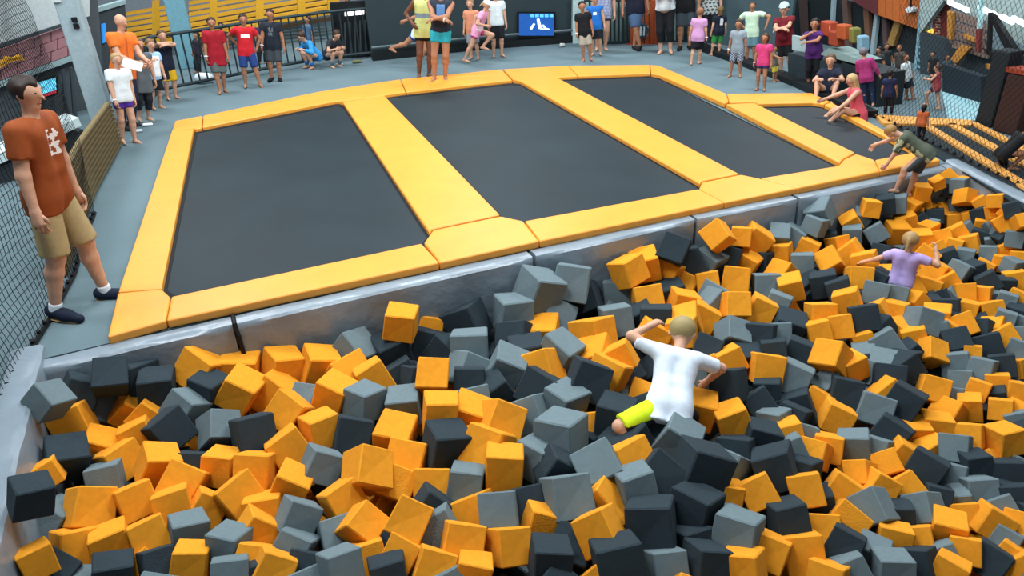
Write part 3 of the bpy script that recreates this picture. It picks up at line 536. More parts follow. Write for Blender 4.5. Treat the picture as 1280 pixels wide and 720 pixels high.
#=CUBES
exec_cubes = True
CUBES = """
62 500 g 36 -35 40 30;101 490 k;139 471 k 38 0 -25 5 f;132 515 g 42 -10 -25 -15;91 528 o 42 25 5 20 f;196 484 k 40 10 30 10;168 470 k - - - - b;163 514 o 34;183 520 o 30 -40 20 0
125 560 o 40;150 577 o 42 30 10 -20;172 545 o 36;82 572 k 45 -5 45 -10 f;60 592 o 30 30 10 10 b;198 582 o 42 -20 35 -20 f;226 463 o 32 -20 30 10 b;250 461 o - - - - b;261 486 k 38 0 35 40 f;300 463 o - - - - b;302 488 o 42 -25 40 10 f
232 511 g 38 -30 25 35 f;211 538 k 42 35 10 -15 f;242 584 k 38 -5 5 5;273 537 g 40 5 -20 -30;316 541 k 44 10 5 -15 f;354 459 o 40 -10 25 -25;400 458 o 40 -15 30 -20;345 493 o - - - - b;361 515 o 42 -35 10 20 f;383 498 g 30 - - - b
360 560 o 42 35 10 0;401 537 o 40 10 20 -20;278 583 o 36 - - - b;320 588 o 42 -5 10 20;443 440 g 42 -40 35 20;501 403 o 38 -2 30 8 f;539 408 o 28 -10 10 0 b;491 438 k 40;536 432 k 38 -15 10 0;588 436 g 44 2 15 5 f
583 402 k 42 - - - b;586 478 k 38 0 5 0;502 468 k 34 30 10 0;541 471 o 40 -5 -15 0 f;467 472 o 36 30 15 0;437 471 o - - - - b;418 492 o 40 -15 35 20 f;456 502 g 40 0 25 45 f;505 506 g 38 10 35 10;551 516 o 40 -5 25 -5
587 522 o - - - - b;591 507 g - - - - b;674 362 g 44 -20 20 -40;641 391 g 42 0 20 -20 f;694 398 g 38 -15 -20 -20;731 375 k 40 20 -10 10;716 353 g - - - - b;773 368 g 34 0 10 0 b;770 400 g 36 10 10 -10;785 339 o 34 20 15 -40
742 418 o 42 8 5 40 f;644 424 k 40 0 -10 20;678 420 o - - - - b;700 441 g 42 -30 35 20 f;746 447 o - - - - b;775 447 o 34 30 10 10;676 461 o - - - - b;634 459 g 42 -30 35 -10 f;735 475 k 44 -20 5 -15 f;673 486 k 42 -30 10 10
618 492 k - - - - b;625 527 o 46 -15 -10 -25 f;662 520 g - - - - b;706 504 g 42 -10 35 40;702 545 g 52 0 25 30 f;742 540 o - - - - b;769 520 k 44 -8 30 10 f;784 556 k - - - - b;750 585 g 50 28 -20 5 f;788 577 o - - - - b
668 572 g 38 - - - b;697 588 k 40 - - - b;630 583 o 46 -2 25 0 f;583 604 g 42 -5 20 5;623 637 g 44 5 0 3 f;661 630 k 42 10 0 0 b;709 621 g 50 8 3 -20 f;678 656 o 40 -20 20 -20 b;635 682 o 44 5 5 -25;577 679 o 50 -8 3 -10 f
548 660 g 40 30 10 10 b;592 644 o - - - - b;750 663 o 46 25 5 25 f;752 632 o - - - - b;688 700 k 48 -5 30 -10 f;716 685 k - - - - b;772 702 k 56 12 20 -10 f;795 608 g 44 12 25 -15 f;815 655 k 56 5 20 10 f;825 595 k - - - - b
815 527 k 38 -35 5 0;848 548 g 46 -35 35 -10 f;877 583 k 54 -20 15 -30 f;874 512 o 38 -20 35 -15;916 526 o 38 18 30 -5 f;911 481 k 38 4 5 20 f;878 484 g - - - - b;882 465 o 32;912 450 o 30 25 15 -10;950 505 k 34;960 490 k 30 - - - b
951 548 k 38 -20 25 -20 f;968 527 g 30 - - - b;990 522 k 34 -20 10 10;922 565 k 38 - - - b;970 585 k 46 20 20 10;911 587 g - - - - b;988 566 g 36 25 15 0;908 618 o 34 -10 20 -15;948 616 o 40 30 5 0 f;869 634 k 50 -15 25 20 f
985 648 k 42 10 20 -20 f;923 668 g 50 -10 20 15 f;895 652 g - - - - b;882 703 k 44;865 680 k - - - - b;832 708 g 42 8 10 -20;963 690 o 42 -20 10 0;930 712 o 46 5 20 20 f;1003 692 o 46 10 10 -5;1007 612 o 38 15 5 0
38 620 k 44 -2 35 -15 f;132 597 g 34 - - - b;70 650 g 40 -25 30 30 b;112 635 o 46 -8 -5 -18 f;145 637 o - - - - b;169 626 o 42 20 5 -5 f;186 670 o 42 22 5 0;216 631 o 40 15 10 5;94 684 o 46 0 8 -15 f;140 680 o 42 18 25 10
46 700 o 36 20 20 0;68 718 k 44;140 720 k 46 0 30 0;176 712 o 36 - - - b;197 705 k 36 - - - b;259 636 o 38 -30 10 -10;299 621 o 46 35 5 -10 f;364 607 o 42 -25 35 0;401 582 g 42 -20 10 -20 f;372 646 g 42 -22 8 -20 f
367 687 g 46 -28 15 10 f;320 665 o 42 -35 15 -20;236 665 g 40 0 30 -10;287 681 g 42 0 28 35 f;239 702 o 42 -3 25 10 f;287 718 g 42 0 10 0 f;318 703 o - - - - b;341 714 o 44 -25 10 -10 f;385 712 k 42
441 543 k 42 -10 5 -5;494 544 o 46 -20 -35 10 f;558 555 k 48 -10 30 -25 f;592 555 o 34 - - - b;459 588 o 46 -5 -18 -30 f;512 578 o - - - - b;539 608 o 46 -1 0 0 f;496 605 o 40 - - - b;428 625 o 42 30 10 -15;454 658 o 44 -38 -22 -10 f;512 649 o 44 -27 0 0 f
503 693 o 40 -30 10 10;460 698 o 40 15 10 0 b;422 672 g - - - - b;425 708 g 42 10 15 -20 f;486 720 k 44 10 20 0;543 712 o 46 -18 5 -5 f;592 716 o 40;410 722 k 40
805 331 o - - - - b;833 340 o 34 -28 10 15 f;842 312 k 34;862 328 k 32 20 10 0;887 328 g 30;809 376 o 36 12 -5 -10 f;858 358 o - - - - b;836 368 k - - - - b;885 354 o 29 8 3 -3 f;920 350 o 31 -8 0 0
893 373 g - - - - b;897 295 o 30 35 -20 10 f;926 296 o 25 -5 3 0 f;945 299 o 30 -40 10 -20;910 321 k 28;933 330 o 28 -30 25 10;950 330 k 30 - - - b;974 295 g 24 -5 50 0;989 296 g 26 -35 10 0 b;974 317 o 27 2 12 12 f
976 342 o 26 - - - b;958 358 g 30 0 5 -10;1003 330 g 26 -2 10 0 f;1009 311 o 24 -25 10 0;988 359 o 29 14 30 0 f;1012 355 k - - - - b;919 382 o 32 0 -8 -20 f;951 388 o 30 -30 10 -10;892 380 g 28 - - - b;854 380 o 32 -15 15 -20
878 397 o 34 -30 10 -10;857 402 o - - - - b;916 418 g 34 0 -30 -35 f;951 422 k 33 -5 5 10;967 422 g - - - - b;884 438 k 32;972 380 g 28 -20 10 0;985 408 k 36 -25 30 -15 f;968 440 k 30 5 10 0;934 452 k - - - - b
958 461 o 36 -10 3 -12 f;993 472 g 38 -22 10 0 f;1000 443 k 36 -20 10 0;1019 282 g 22 -20 10 20;1005 296 g - - - - b;1030 303 k 28 -5 10 0;1048 307 o 22 10 5 50;1037 328 o 28 28 -28 5 f;1063 278 o 20 - - - b;1065 293 g 21 0 20 0
1074 274 g 20 - - - b;1088 260 o 19 -15 10 -20;1088 272 k 20 - - - b;1107 255 k 21 5 20 0;1104 270 g 21;1095 292 g 23 30 5 0 f;1064 318 o 28 35 5 10;1082 330 o 28 10 10 10;1073 348 o 27 -5 -5 -18 f;1105 318 k - - - - b
1108 346 o - - - - b;1030 355 k 30 10 15 0;1049 363 k 28 15 10 0;1060 378 o 29 15 15 10;1094 367 g 28 -15 0 0 f;1121 369 g 24 -12 0 0;1100 350 k - - - - b;1025 393 o 30 0 5 -22 f;1023 415 o 28 12 10 -10;1051 408 o 28 8 3 0 f
1080 397 k 30 8 5 -8 f;1097 390 o 24 30 10 20;1118 390 o 27 -10 10 10;1125 412 o 26;1100 412 k 28 - - - b;1108 430 g 32 30 10 0 f;1078 427 o 23 15 15 -10;1081 445 g 27 10 35 0;1038 447 o 36 -15 -18 25 f;1063 458 o 28 - - - b
1078 463 g 30 - - - b;1103 456 g 30 -10 45 0;1110 474 k 34 -5 -5 -10;1130 452 k 30;1110 492 o - - - - b;1022 502 o 32 -32 5 0 f;1036 480 g 26 - - - b;1057 491 k 34 -12 5 -10;997 510 k 38 20 15 10;1045 522 o 34 -25 10 -15
1092 512 g 40 -15 0 -10 f;1131 501 k 36 -30 10 0;1113 543 k 40 -35 10 0;1134 532 g 26 - - - b;1068 558 g 36 5 25 5 f;1096 562 g 30 -10 5 15;1035 560 o 34 -5 10 0;1004 543 g 28;983 546 o - - - - b;1018 568 o 32 -15 -5 20
1053 617 o 42 -35 5 -10 f;1075 592 o 30 5 -10 25;1100 608 o 32;1109 580 o 28 25 -10 0 b;1129 571 o 36 -38 10 -20;1134 612 o 36 35 5 0;1091 636 g 40 25 -10 25 f;1122 645 k 32 - - - b;1029 662 o 38 4 0 -5;1058 652 o - - - - b
1022 632 k - - - - b;1056 682 k 38 -25 10 0;1117 674 o 36 -10 20 -10;1090 692 g 36 -15 40 0;1115 712 g 42 0 25 -20 f;1148 702 k 34 10 10 20;1149 674 o 32 10 5 0;1065 714 g 36;1035 724 o 40
1152 402 g 32 -12 -8 -35 f;1143 423 o 28 15 15 0;1172 413 g 24 5 5 0;1171 398 o - - - - b;1184 388 k 28 0 5 10;1184 402 k - - - - b;1204 407 o 28 25 -5 0;1186 417 o - - - - b;1195 427 k 28 20 -15 -10;1163 441 o 31 0 -25 -45 f
1137 442 k 26;1132 459 k 28;1216 441 o 19 0 5 0;1194 455 g 31 8 10 0;1200 475 g 25 0 0 0;1228 462 g 29 -12 5 12 f;1226 413 k 25;1236 432 k 28 15 5 0;1253 457 k 28 10 5 0;1268 462 o 25 10 5 20
1240 412 o - - - - b;1258 420 o 25 30 5 0;1256 400 g 22 -20 10 0;1268 403 g 22 -25 5 0;1273 437 g 24 -20 5 0;1165 487 o 33 -12 -5 -15 f;1187 497 g 28 -5 0 0;1222 488 o 25 -20 5 0;1212 508 o 27 0 28 0 f;1247 480 o 25 0 10 0
1245 497 k 24;1262 490 g - - - - b;1275 492 o 29 -10 5 -10;1251 512 o 27 -3 5 0 f;1232 518 k - - - - b;1272 514 o 22;1272 527 g 24 20 10 0;1168 535 o 37 -8 20 -15 f;1185 516 o - - - - b;1214 545 o 31 0 3 12 f
1234 551 g 26 - - - b;1195 560 g 32 -3 0 12 f;1191 596 g 33 -5 3 10;1254 549 o 34 0 25 -45 f;1278 550 k 34;1236 577 o 24;1218 581 k 30;1157 586 k 38 -30 10 0;1163 562 o - - - - b;1222 615 g 38 8 10 -25 f
1257 593 k 37 5 10 -15;1250 614 k 28 - - - b;1276 586 g 24;1272 623 k 32 10 10 0;1254 636 g 30 30 5 0;1152 637 g 40 15 -5 25 f;1192 628 g - - - - b;1172 622 k 28 - - - b;1185 662 o 38 -15 38 -10 f;1207 645 o 30 10 5 0
1240 653 o 37 -28 5 -25 f;1257 675 g 30 -25 5 0;1207 688 o 32 0 5 0;1238 702 k 40 -30 5 0;1180 697 g 32 25 15 0;1187 714 o 36 -25 20 0 f;1274 660 o 36;1264 698 o 36 -30 10 0;1279 712 o 34
1122 255 g 21 0 15 0;1137 259 o 20;1151 240 o 18 -15 20 -20;1153 252 o 18;1171 229 o 14;1186 222 o 17 40 -10 0;1182 234 k 18 0 25 10 f;1166 237 g 16;1199 232 g 17 -5 10 20;1205 227 o 12 - - - b;1170 247 g 16;1182 255 o 17 0 25 0 f
1206 247 o 20 -5 -15 35 f;1194 256 g 17;1208 260 k 19;1225 254 o 16 30 10 0;1226 268 k 18;1244 251 o 17 0 5 5 f;1243 265 o 16;1265 262 k 18 10 5 0;1256 264 o 13 - - - b;1160 258 o 14;1174 263 o 17
1169 270 k 19 0 5 0 f;1145 267 o 18;1155 264 g 13 - - - b;1151 278 k 19 30 10 0;1132 278 o 23 15 25 -10;1165 282 g 14;1192 276 o 21 0 10 -20;1213 272 o 18 10 10 0;1152 300 o 22 -5 25 -10;1160 288 o 18 - - - b;1176 299 o 22 15 -5 -10
1197 293 o 23 30 10 0;1208 287 g 17 30 10 0;1219 284 g 17;1228 282 o 17 -10 20 0;1237 291 o 17;1241 283 g 16;1250 289 g 16;1225 297 k 21 -20 10 0;1242 303 g 19 5 25 0;1255 298 k 18;1268 298 g 19 -10 10 0
1252 279 o 18;1267 280 o 19 0 10 10;1278 277 o 18;1192 308 o 19 -20 5 0 f;1212 305 o 21 10 10 10;1259 313 o 20 30 10 0;1273 323 o 19 -5 5 0;1235 317 g 20 -3 5 0 f;1183 325 k 26 20 10 0;1206 321 g 20 -15 10 0;1199 340 g 23 -30 5 20
1157 321 o 25 -42 5 0 f;1170 314 o - - - - b;1170 341 o 27 -30 5 20;1214 340 k 24;1229 336 o 21 -32 5 0;1251 329 o 19;1265 333 g 19;1269 350 o 23 10 10 -10;1235 353 k 24 30 10 0;1253 357 k 22
1243 371 g 18;1258 377 g 21 -20 10 0;1206 365 o 21 2 0 -10 f;1226 369 o 23 -4 5 10;1187 353 o 22 30 10 0;1161 360 o 25 -20 5 0;1140 360 o 24 25 10 -10;1146 377 o 20;1187 372 g 19;1175 373 k 20;1160 384 k - - - - b
1272 374 o 23 -30 5 0;1209 388 o 24 -15 10 0;1237 391 o 27 10 5 -25;1225 405 k 20 - - - b;1135 398 o 22 - - - b;1270 392 k 22 - - - b;1278 420 g 22 - - - b;1105 370 k - - - - b
115 590 k 30 - - - b;230 605 o - - - - b;330 640 o - - - - b;525 480 k - - - - b;560 445 k - - - - b;660 445 k - - - - b;610 560 o - - - - b;540 640 k - - - - b;860 605 k - - - - b;1000 590 k - - - - b;1140 540 o - - - - b
585 465 g - - - - b;655 400 g - - - - b;760 470 o - - - - b;800 400 k 34 - - - b;815 420 o 32 - - - b;820 400 k 36 0 10 0;852 415 o 34 5 15 10;860 345 g 30 - - - b;1120 290 o - - - - b;1025 265 g - - - - b
"""
POBS = [(95, 685, 45), (540, 608, 46), (500, 402, 39), (540, 490, 42), (710, 622, 49), (745, 418, 40), (603, 435, 41), (905, 380, 31), (975, 320, 27), (1050, 400, 28), (1085, 325, 23), (1180, 255, 17), (1240, 250, 17), (1160, 440, 29), (1240, 420, 24), (1200, 500, 29), (1255, 530, 30), (1245, 655, 36), (1070, 630, 39), (1070, 555, 34), (970, 470, 36), (920, 530, 38), (850, 540, 45), (740, 590, 50), (300, 490, 42), (90, 520, 40), (850, 310, 32), (640, 360, 40)]
def PSZ(x, y):
    w = [1/((x-a)**2+(y-b)**2+400)**1.5 for a, b, _ in POBS]; return sum(q*s for q, (_, _, s) in zip(w, POBS))/sum(w)
def surf_z(px, py):
    """height of the heap: it sinks towards the near right of the pit and rises in the far corner"""
    u = min(1, max(0, (px-760)/420)); v = min(1, max(0, (py-260)/260))
    return -0.42-0.36*u*v-0.16*math.exp(-((px-560)/260)**2)*max(0, min(1, (470-py)/110))
PPOL = [p[:2] for p in poly]
def inside(x, y, m=0.3):
    ins = False; k = len(PPOL)
    for i in range(k):
        x1, y1 = PPOL[i]; x2, y2 = PPOL[(i+1) % k]
        if (y1 > y) != (y2 > y) and x < (x2-x1)*(y-y1)/(y2-y1)+x1: ins = not ins
        t = max(0, min(1, ((x-x1)*(x2-x1)+(y-y1)*(y2-y1))/((x2-x1)**2+(y2-y1)**2+1e-9)))
        ex_ = 0.03 if i == 0 else (0.15 if i == k-2 else 0.24)
        if i < k-1 and math.hypot(x-x1-t*(x2-x1), y-y1-t*(y2-y1)) < m+ex_: return False
    return ins
cubes = []
rc = random.Random(3)
for ent in CUBES.replace('\n', ';').split(';'):
    q = ent.split()
    if len(q) < 3: continue
    fl = q[7] if len(q) > 7 else (q[-1] if q[-1] in 'bf' else '')
    x, y, c = float(q[0]), float(q[1]), q[2]
    def num(i): return float(q[i]) if len(q) > i and q[i] not in ('-', 'b', 'f') else None
    e = num(3) or PSZ(x, y); a, p, w = num(4), num(5), num(6)
    if a is None: a = rc.uniform(-42, 42)
    if p is None: p = rc.uniform(-15, 40)
    if w is None: w = rc.uniform(-35, 35)
    P = G(x, y, surf_z(x, y)); dep = (P-CAMP)@FWD
    s = e*1.03*dep/F_PX
    d = P-CAMP; L = np.linalg.norm(d); u_ = d/L
    for _ in range(80):
        Pq = CAMP+u_*L
        if inside(Pq[0], Pq[1], 0.5*s): break
        L -= 0.03
    s = e*1.03*L*(u_@FWD)/F_PX; d = u_*L; L += {'b': 0.45, 'f': -0.22, '': 0.08}[fl]*s
    cubes.append(dict(x=x, y=y, c=c, e=e, s=s*{'b': 1.05, 'f': 0.97, '': 1}[fl], u=d/np.linalg.norm(d), L=L, a=a, p=p, w=w, fl=fl))
# let overlapping cubes slip apart along the line of sight, nearer ones nearer
n = len(cubes); U = np.array([c['u'] for c in cubes]); Ld = np.array([c['L'] for c in cubes]); S = np.array([c['s'] for c in cubes]); L0 = Ld.copy()
for it in range(60):
    Pn = CAMP+U*Ld[:, None]; D = Pn[:, None]-Pn[None]; dist = np.linalg.norm(D, axis=2); need = (S[:, None]+S[None])*0.5*1.02
    pen = np.where((dist < need) & (dist > 0), need-dist, 0)
    sg = np.sign(Ld[:, None]-Ld[None]+1e-6*(np.arange(n)[:, None]-np.arange(n)[None]))
    Ld += np.clip((pen*sg).sum(1)*0.25, -0.03, 0.03); Ld += (L0-Ld)*0.03
    Ld = np.clip(Ld, L0-S*0.8, L0+S*1.5)
for c, l in zip(cubes, Ld): c['P'] = CAMP+c['u']*l
def cube_mesh(name, m, seed):
    r = random.Random(seed); bm = bmesh.new(); bmesh.ops.create_cube(bm, size=1)
    for v in bm.verts: v.co += Vector([r.uniform(-.045, .045) for _ in range(3)])
    bmesh.ops.bevel(bm, geom=bm.edges[:], offset=0.035, segments=1, affect='EDGES')
    me = bpy.data.meshes.new(name); bm.to_mesh(me); bm.free(); me.materials.append(m); return me
CM = {k: [cube_mesh('foam_cube_'+nm, m, 10+i) for i in range(6)] for k, m, nm in (('o', FO, 'orange'), ('g', FG, 'grey'), ('k', FK, 'charcoal'))}
RC = np.stack([RIGHT, -DOWN, -FWD], 1)
def rotm(a, p, w):
    a, p, w = map(math.radians, (a, p, -w))
    Rz = np.array([[math.cos(a), -math.sin(a), 0], [math.sin(a), math.cos(a), 0], [0, 0, 1]]); Rx = np.array([[1, 0, 0], [0, math.cos(p), -math.sin(p)], [0, math.sin(p), math.cos(p)]])
    Ry = np.array([[math.cos(w), 0, math.sin(w)], [0, 1, 0], [-math.sin(w), 0, math.cos(w)]]); return Rz@Rx@Ry
def view_rot(P):   # frame that faces the camera from P
    z = (CAMP-P)/np.linalg.norm(CAMP-P); up = -DOWN; x = np.cross(up, z); x /= np.linalg.norm(x); return np.stack([x, np.cross(z, x), z], 1)
order = sorted(range(n), key=lambda i: -(cubes[i]['e']*(0.55 if cubes[i]['fl'] == 'b' else 1)))
single = set(order[:300])
CN = {'o': 'orange', 'g': 'grey', 'k': 'charcoal'}
LM = [(60, 480, 'the pit corner by the man in shorts'), (20, 620, 'the left pad'), (240, 460, 'the black strap'), (400, 440, 'the long pad'), (560, 390, 'the long pad'), (700, 350, 'the creased pad'), (800, 310, 'the creased pad'),
      (770, 470, 'the boy in white'), (850, 440, 'the boy in white'), (950, 280, 'the short pad'), (1040, 270, 'the pad by the climbing boy'), (1125, 330, 'the girl in lavender'), (1060, 320, 'the girl in lavender'), (1140, 260, 'the boy in camouflage'), (1190, 220, 'the far corner'), (1260, 270, 'the right wall'),
      (120, 560, 'lower left pit'), (300, 580, 'left part of pit'), (480, 560, 'centre left of pit'), (640, 540, 'pit centre'), (900, 520, 'pit right of the boy'), (900, 400, 'pit behind the boy'), (1040, 420, 'pit below the girl'), (1200, 440, 'right side of pit'), (1200, 350, 'upper right pit'), (1040, 540, 'lower right pit'), (1200, 560, 'rightmost pit area'),
      (80, 700, 'bottom left corner'), (300, 700, 'bottom edge, left'), (500, 700, 'bottom edge, centre left'), (680, 700, 'bottom edge, centre'), (860, 690, 'bottom edge, centre right'), (1040, 690, 'bottom edge, right'), (1220, 690, 'bottom right corner')]
def neigh(i, dx, dy):
    best = None; c = cubes[i]
    for j, q in enumerate(cubes):
        if j == i or q['fl'] == 'b': continue
        vx, vy = q['x']-c['x'], q['y']-c['y']; d = math.hypot(vx, vy)
        if d > 2.4*c['e'] or d == 0: continue
        if (vx*dx+vy*dy)/d < 0.72: continue
        if best is None or d < best[0]: best = (d, q['c'])
    return CN[best[1]] if best else None
labels = {}
protos = {}
stuff = MB()
base_me = {k: [( [tuple(v.co) for v in me.vertices], [tuple(p.vertices) for p in me.polygons]) for me in CM[k]] for k in CM}
MIX = {'o': 0, 'g': 1, 'k': 2}
for i in range(n):
    c = cubes[i]; R = view_rot(c['P'])@rotm(c['a'], c['p'], c['w']); var = i % 6
    if i in single:
        o = bpy.data.objects.new('foam_cube', CM[c['c']][var]); COL.objects.link(o)
        m4 = Matrix(R.tolist()).to_4x4(); m4.translation = Vector(c['P']); o.matrix_world = m4 @ Matrix.Scale(c['s'], 4)
        lm = min(LM, key=lambda q: (q[0]-c['x'])**2+(q[1]-c['y'])**2)[2]
        nb = [neigh(i, 0, -1), neigh(i, 0, 1), neigh(i, -1, 0), neigh(i, 1, 0)]
        txt = f"{CN[c['c']]} cube near {lm}"
        ex = [f'{q} {w}' for q, w in zip(nb, ('above', 'below', 'left', 'right')) if q]
        if ex: txt += ', '+', '.join(ex)
        while len(txt.split()) > 16: ex = ex[:-1]; txt = f"{CN[c['c']]} cube near {lm}, "+', '.join(ex)
        if len(ex) >= 1 and len(txt.split()) < 15 and txt in labels: txt = 'tilted '+txt if abs(c['a']) > 15 else 'upright '+txt
        if txt in labels:
            j = labels[txt]
            base = txt; w1, w2 = ('upper', 'lower') if abs(cubes[j]['y']-c['y']) > abs(cubes[j]['x']-c['x']) else ('left-hand', 'right-hand')
            if (w1 == 'upper' and c['y'] > cubes[j]['y']) or (w1 != 'upper' and c['x'] > cubes[j]['x']): mine, his = w2, w1
            else: mine, his = w1, w2
            cubes[j]['o']['label'] = (his+' '+base); txt = mine+' '+base
        labels[txt] = i; c['o'] = o
        tag(o, txt, 'foam cube', 'foam cubes filling the pit')
    else:
        Vv, Ff = base_me[c['c']][var]; stuff.add([R@(np.array(v)*c['s'])+c['P'] for v in Vv], Ff, MIX[c['c']])
# the layers below and beyond
ax, ay = 1.0, 1.0
rr = random.Random(11)
from mathutils.geometry import intersect_point_tri_2d
cp = np.array([c['P'] for c in cubes])
for layer in range(3):
    for gx in np.arange(-2.2, 8.6, 0.27):
        for gy in np.arange(0.75, 7.4, 0.27):
            x, y = gx+rr.uniform(-.08, .08), gy+rr.uniform(-.08, .08)
            if not inside(x, y, 0.15): continue
            pz = PROJ((x, y, -0.6)); px, py = pz[0], pz[1]
            zs = surf_z(px, min(py, 900)); z = zs-0.27-layer*0.24+rr.uniform(-.05, .05)
            q = rr.choice('ogkokkg'); s = 0.25 if px < 900 else 0.22
            off = px < -30 or px > 1300 or py > 745
            if off and layer == 0: z += 0.22
            R = rotm(rr.uniform(0, 90), rr.uniform(0, 90), rr.uniform(0, 90)); Vv, Ff = base_me[q][rr.randrange(6)]
            stuff.add([R@(np.array(v)*s)+np.array([x, y, z]) for v in Vv], Ff, MIX[q])
o = stuff.build('foam_cube_fill', [FO, FG, FK]); tag(o, 'deeper and smallest orange, grey and charcoal foam cubes filling the pit', 'foam cubes', None, 'stuff')
#=PEOPLE
# ------------------------------------------------------------------ bodies from smooth-blended bone fields
def smin(a, b, k):
    h = np.clip(0.5+0.5*(b-a)/k, 0, 1); return b*(1-h)+a*h-k*h*(1-h)
def field_mesh(prims, vox, cuts=()):
    """prims: (a, b, ra, rb, k, [local cut planes (point, normal)]); returns verts, quads"""
    lo = np.min([np.minimum(p[0]-p[2], p[1]-p[3]) for p in prims], 0)-3*vox; hi = np.max([np.maximum(p[0]+p[2], p[1]+p[3]) for p in prims], 0)+3*vox
    dims = np.ceil((hi-lo)/vox).astype(int)+1; Fd = np.full(dims, 1.0)
    for pr in prims:
        a, b, ra, rb, k = pr[:5]; pc = pr[5] if len(pr) > 5 else ()
        m = k+2*vox; l = np.maximum(((np.minimum(a-ra, b-rb)-m-lo)/vox).astype(int), 0); h = np.minimum(np.ceil((np.maximum(a+ra, b+rb)+m-lo)/vox).astype(int)+1, dims)
        X = lo[0]+vox*np.arange(l[0], h[0])[:, None, None]; Y = lo[1]+vox*np.arange(l[1], h[1])[None, :, None]; Z = lo[2]+vox*np.arange(l[2], h[2])[None, None, :]
        ba = b-a; bb = ba@ba+1e-12; t = np.clip(((X-a[0])*ba[0]+(Y-a[1])*ba[1]+(Z-a[2])*ba[2])/bb, 0, 1)
        d = np.sqrt((X-a[0]-t*ba[0])**2+(Y-a[1]-t*ba[1])**2+(Z-a[2]-t*ba[2])**2)-(ra+(rb-ra)*t)
        for (cp_, cn_) in pc: d = np.maximum(d, (X-cp_[0])*cn_[0]+(Y-cp_[1])*cn_[1]+(Z-cp_[2])*cn_[2])
        sl = tuple(slice(x, y) for x, y in zip(l, h)); Fd[sl] = smin(Fd[sl], d, k)
    if cuts:
        X = lo[0]+vox*np.arange(dims[0])[:, None, None]; Y = lo[1]+vox*np.arange(dims[1])[None, :, None]; Z = lo[2]+vox*np.arange(dims[2])[None, None, :]
        for (cp_, cn_) in cuts: Fd = np.maximum(Fd, (X-cp_[0])*cn_[0]+(Y-cp_[1])*cn_[1]+(Z-cp_[2])*cn_[2])
    ins = Fd < 0; n0 = np.array(dims)-1
    acc = np.zeros((*n0, 3)); cnt = np.zeros(n0)
    for axis in range(3):
        o1, o2 = [a for a in range(3) if a != axis]
        s0 = [slice(None)]*3; s1 = [slice(None)]*3; s0[axis] = slice(0, -1); s1[axis] = slice(1, None)
        A_, B_ = Fd[tuple(s0)], Fd[tuple(s1)]; ch = (A_ < 0) != (B_ < 0); tt_ = np.where(ch, A_/np.where(ch, A_-B_, 1), 0)
        for i in (0, 1):
            for j in (0, 1):
                sl = [slice(None)]*3; sl[o1] = slice(i, i+n0[o1]); sl[o2] = slice(j, j+n0[o2])
                c_ = ch[tuple(sl)]; t_ = tt_[tuple(sl)]
                acc[..., axis] += np.where(c_, t_, 0); acc[..., o1] += np.where(c_, i, 0); acc[..., o2] += np.where(c_, j, 0); cnt += c_
    act = cnt > 0; idx = -np.ones(n0, int); idx[act] = np.arange(act.sum()); ijk = np.argwhere(act)
    Vt = lo+vox*(ijk+acc[act]/cnt[act][:, None])
    quads = []
    for axis in range(3):
        o1, o2 = (axis+1) % 3, (axis+2) % 3
        s0 = [slice(None)]*3; s1 = [slice(None)]*3; s0[axis] = slice(0, -1); s1[axis] = slice(1, None)
        a_, b_ = ins[tuple(s0)], ins[tuple(s1)]
        for w_, flip in ((a_ & ~b_, False), (~a_ & b_, True)):
            E = np.argwhere(w_)
            if not len(E): continue
            E = E[(E[:, o1] > 0) & (E[:, o2] > 0)]
            def g_(d1, d2):
                q = E.copy(); q[:, o1] -= d1; q[:, o2] -= d2
                return idx[q[:, 0], q[:, 1], q[:, 2]]
            Q = np.stack([g_(1, 1), g_(0, 1), g_(0, 0), g_(1, 0)], 1)
            if flip: Q = Q[:, ::-1]
            quads.append(Q)
    Q = np.concatenate(quads); Q = Q[(Q >= 0).all(1)]
    return Vt, Q
def np_obj(name, Vt, Q, mats, parent, mi=None, extra=None):
    if extra is not None and extra.V:
        nv = len(Vt); Vt = np.concatenate([Vt, np.array(extra.V)]); fl = [tuple(q) for q in Q.tolist()]+[tuple(i+nv for i in f) for f in extra.F]
        mi = (list(mi) if mi is not None else [0]*len(Q))+extra.mi
    else: fl = Q.tolist()
    me = bpy.data.meshes.new(name); me.from_pydata(Vt.tolist(), [], fl)
    o = finish(name, me, mats, parent, True)
    if mi is not None: me.polygons.foreach_set('material_index', list(mi))
    me.update(); return o
def ik(a, c, l1, l2, hint):
    a = np.array(a, float); c = np.array(c, float); d = c-a; L = np.linalg.norm(d)
    if L > (l1+l2)*0.998: c = a+d/L*(l1+l2)*0.998; d = c-a; L = np.linalg.norm(d)
    if L < abs(l1-l2)+0.01: L = abs(l1-l2)+0.01
    x = (l1*l1-l2*l2+L*L)/(2*L); h = math.sqrt(max(l1*l1-x*x, 0)); u = d/(np.linalg.norm(d)+1e-9); hv = np.array(hint, float); hv -= hv@u*u; hv /= np.linalg.norm(hv)+1e-9
    return a+u*x+hv*h, c
NPEOPLE = [0]
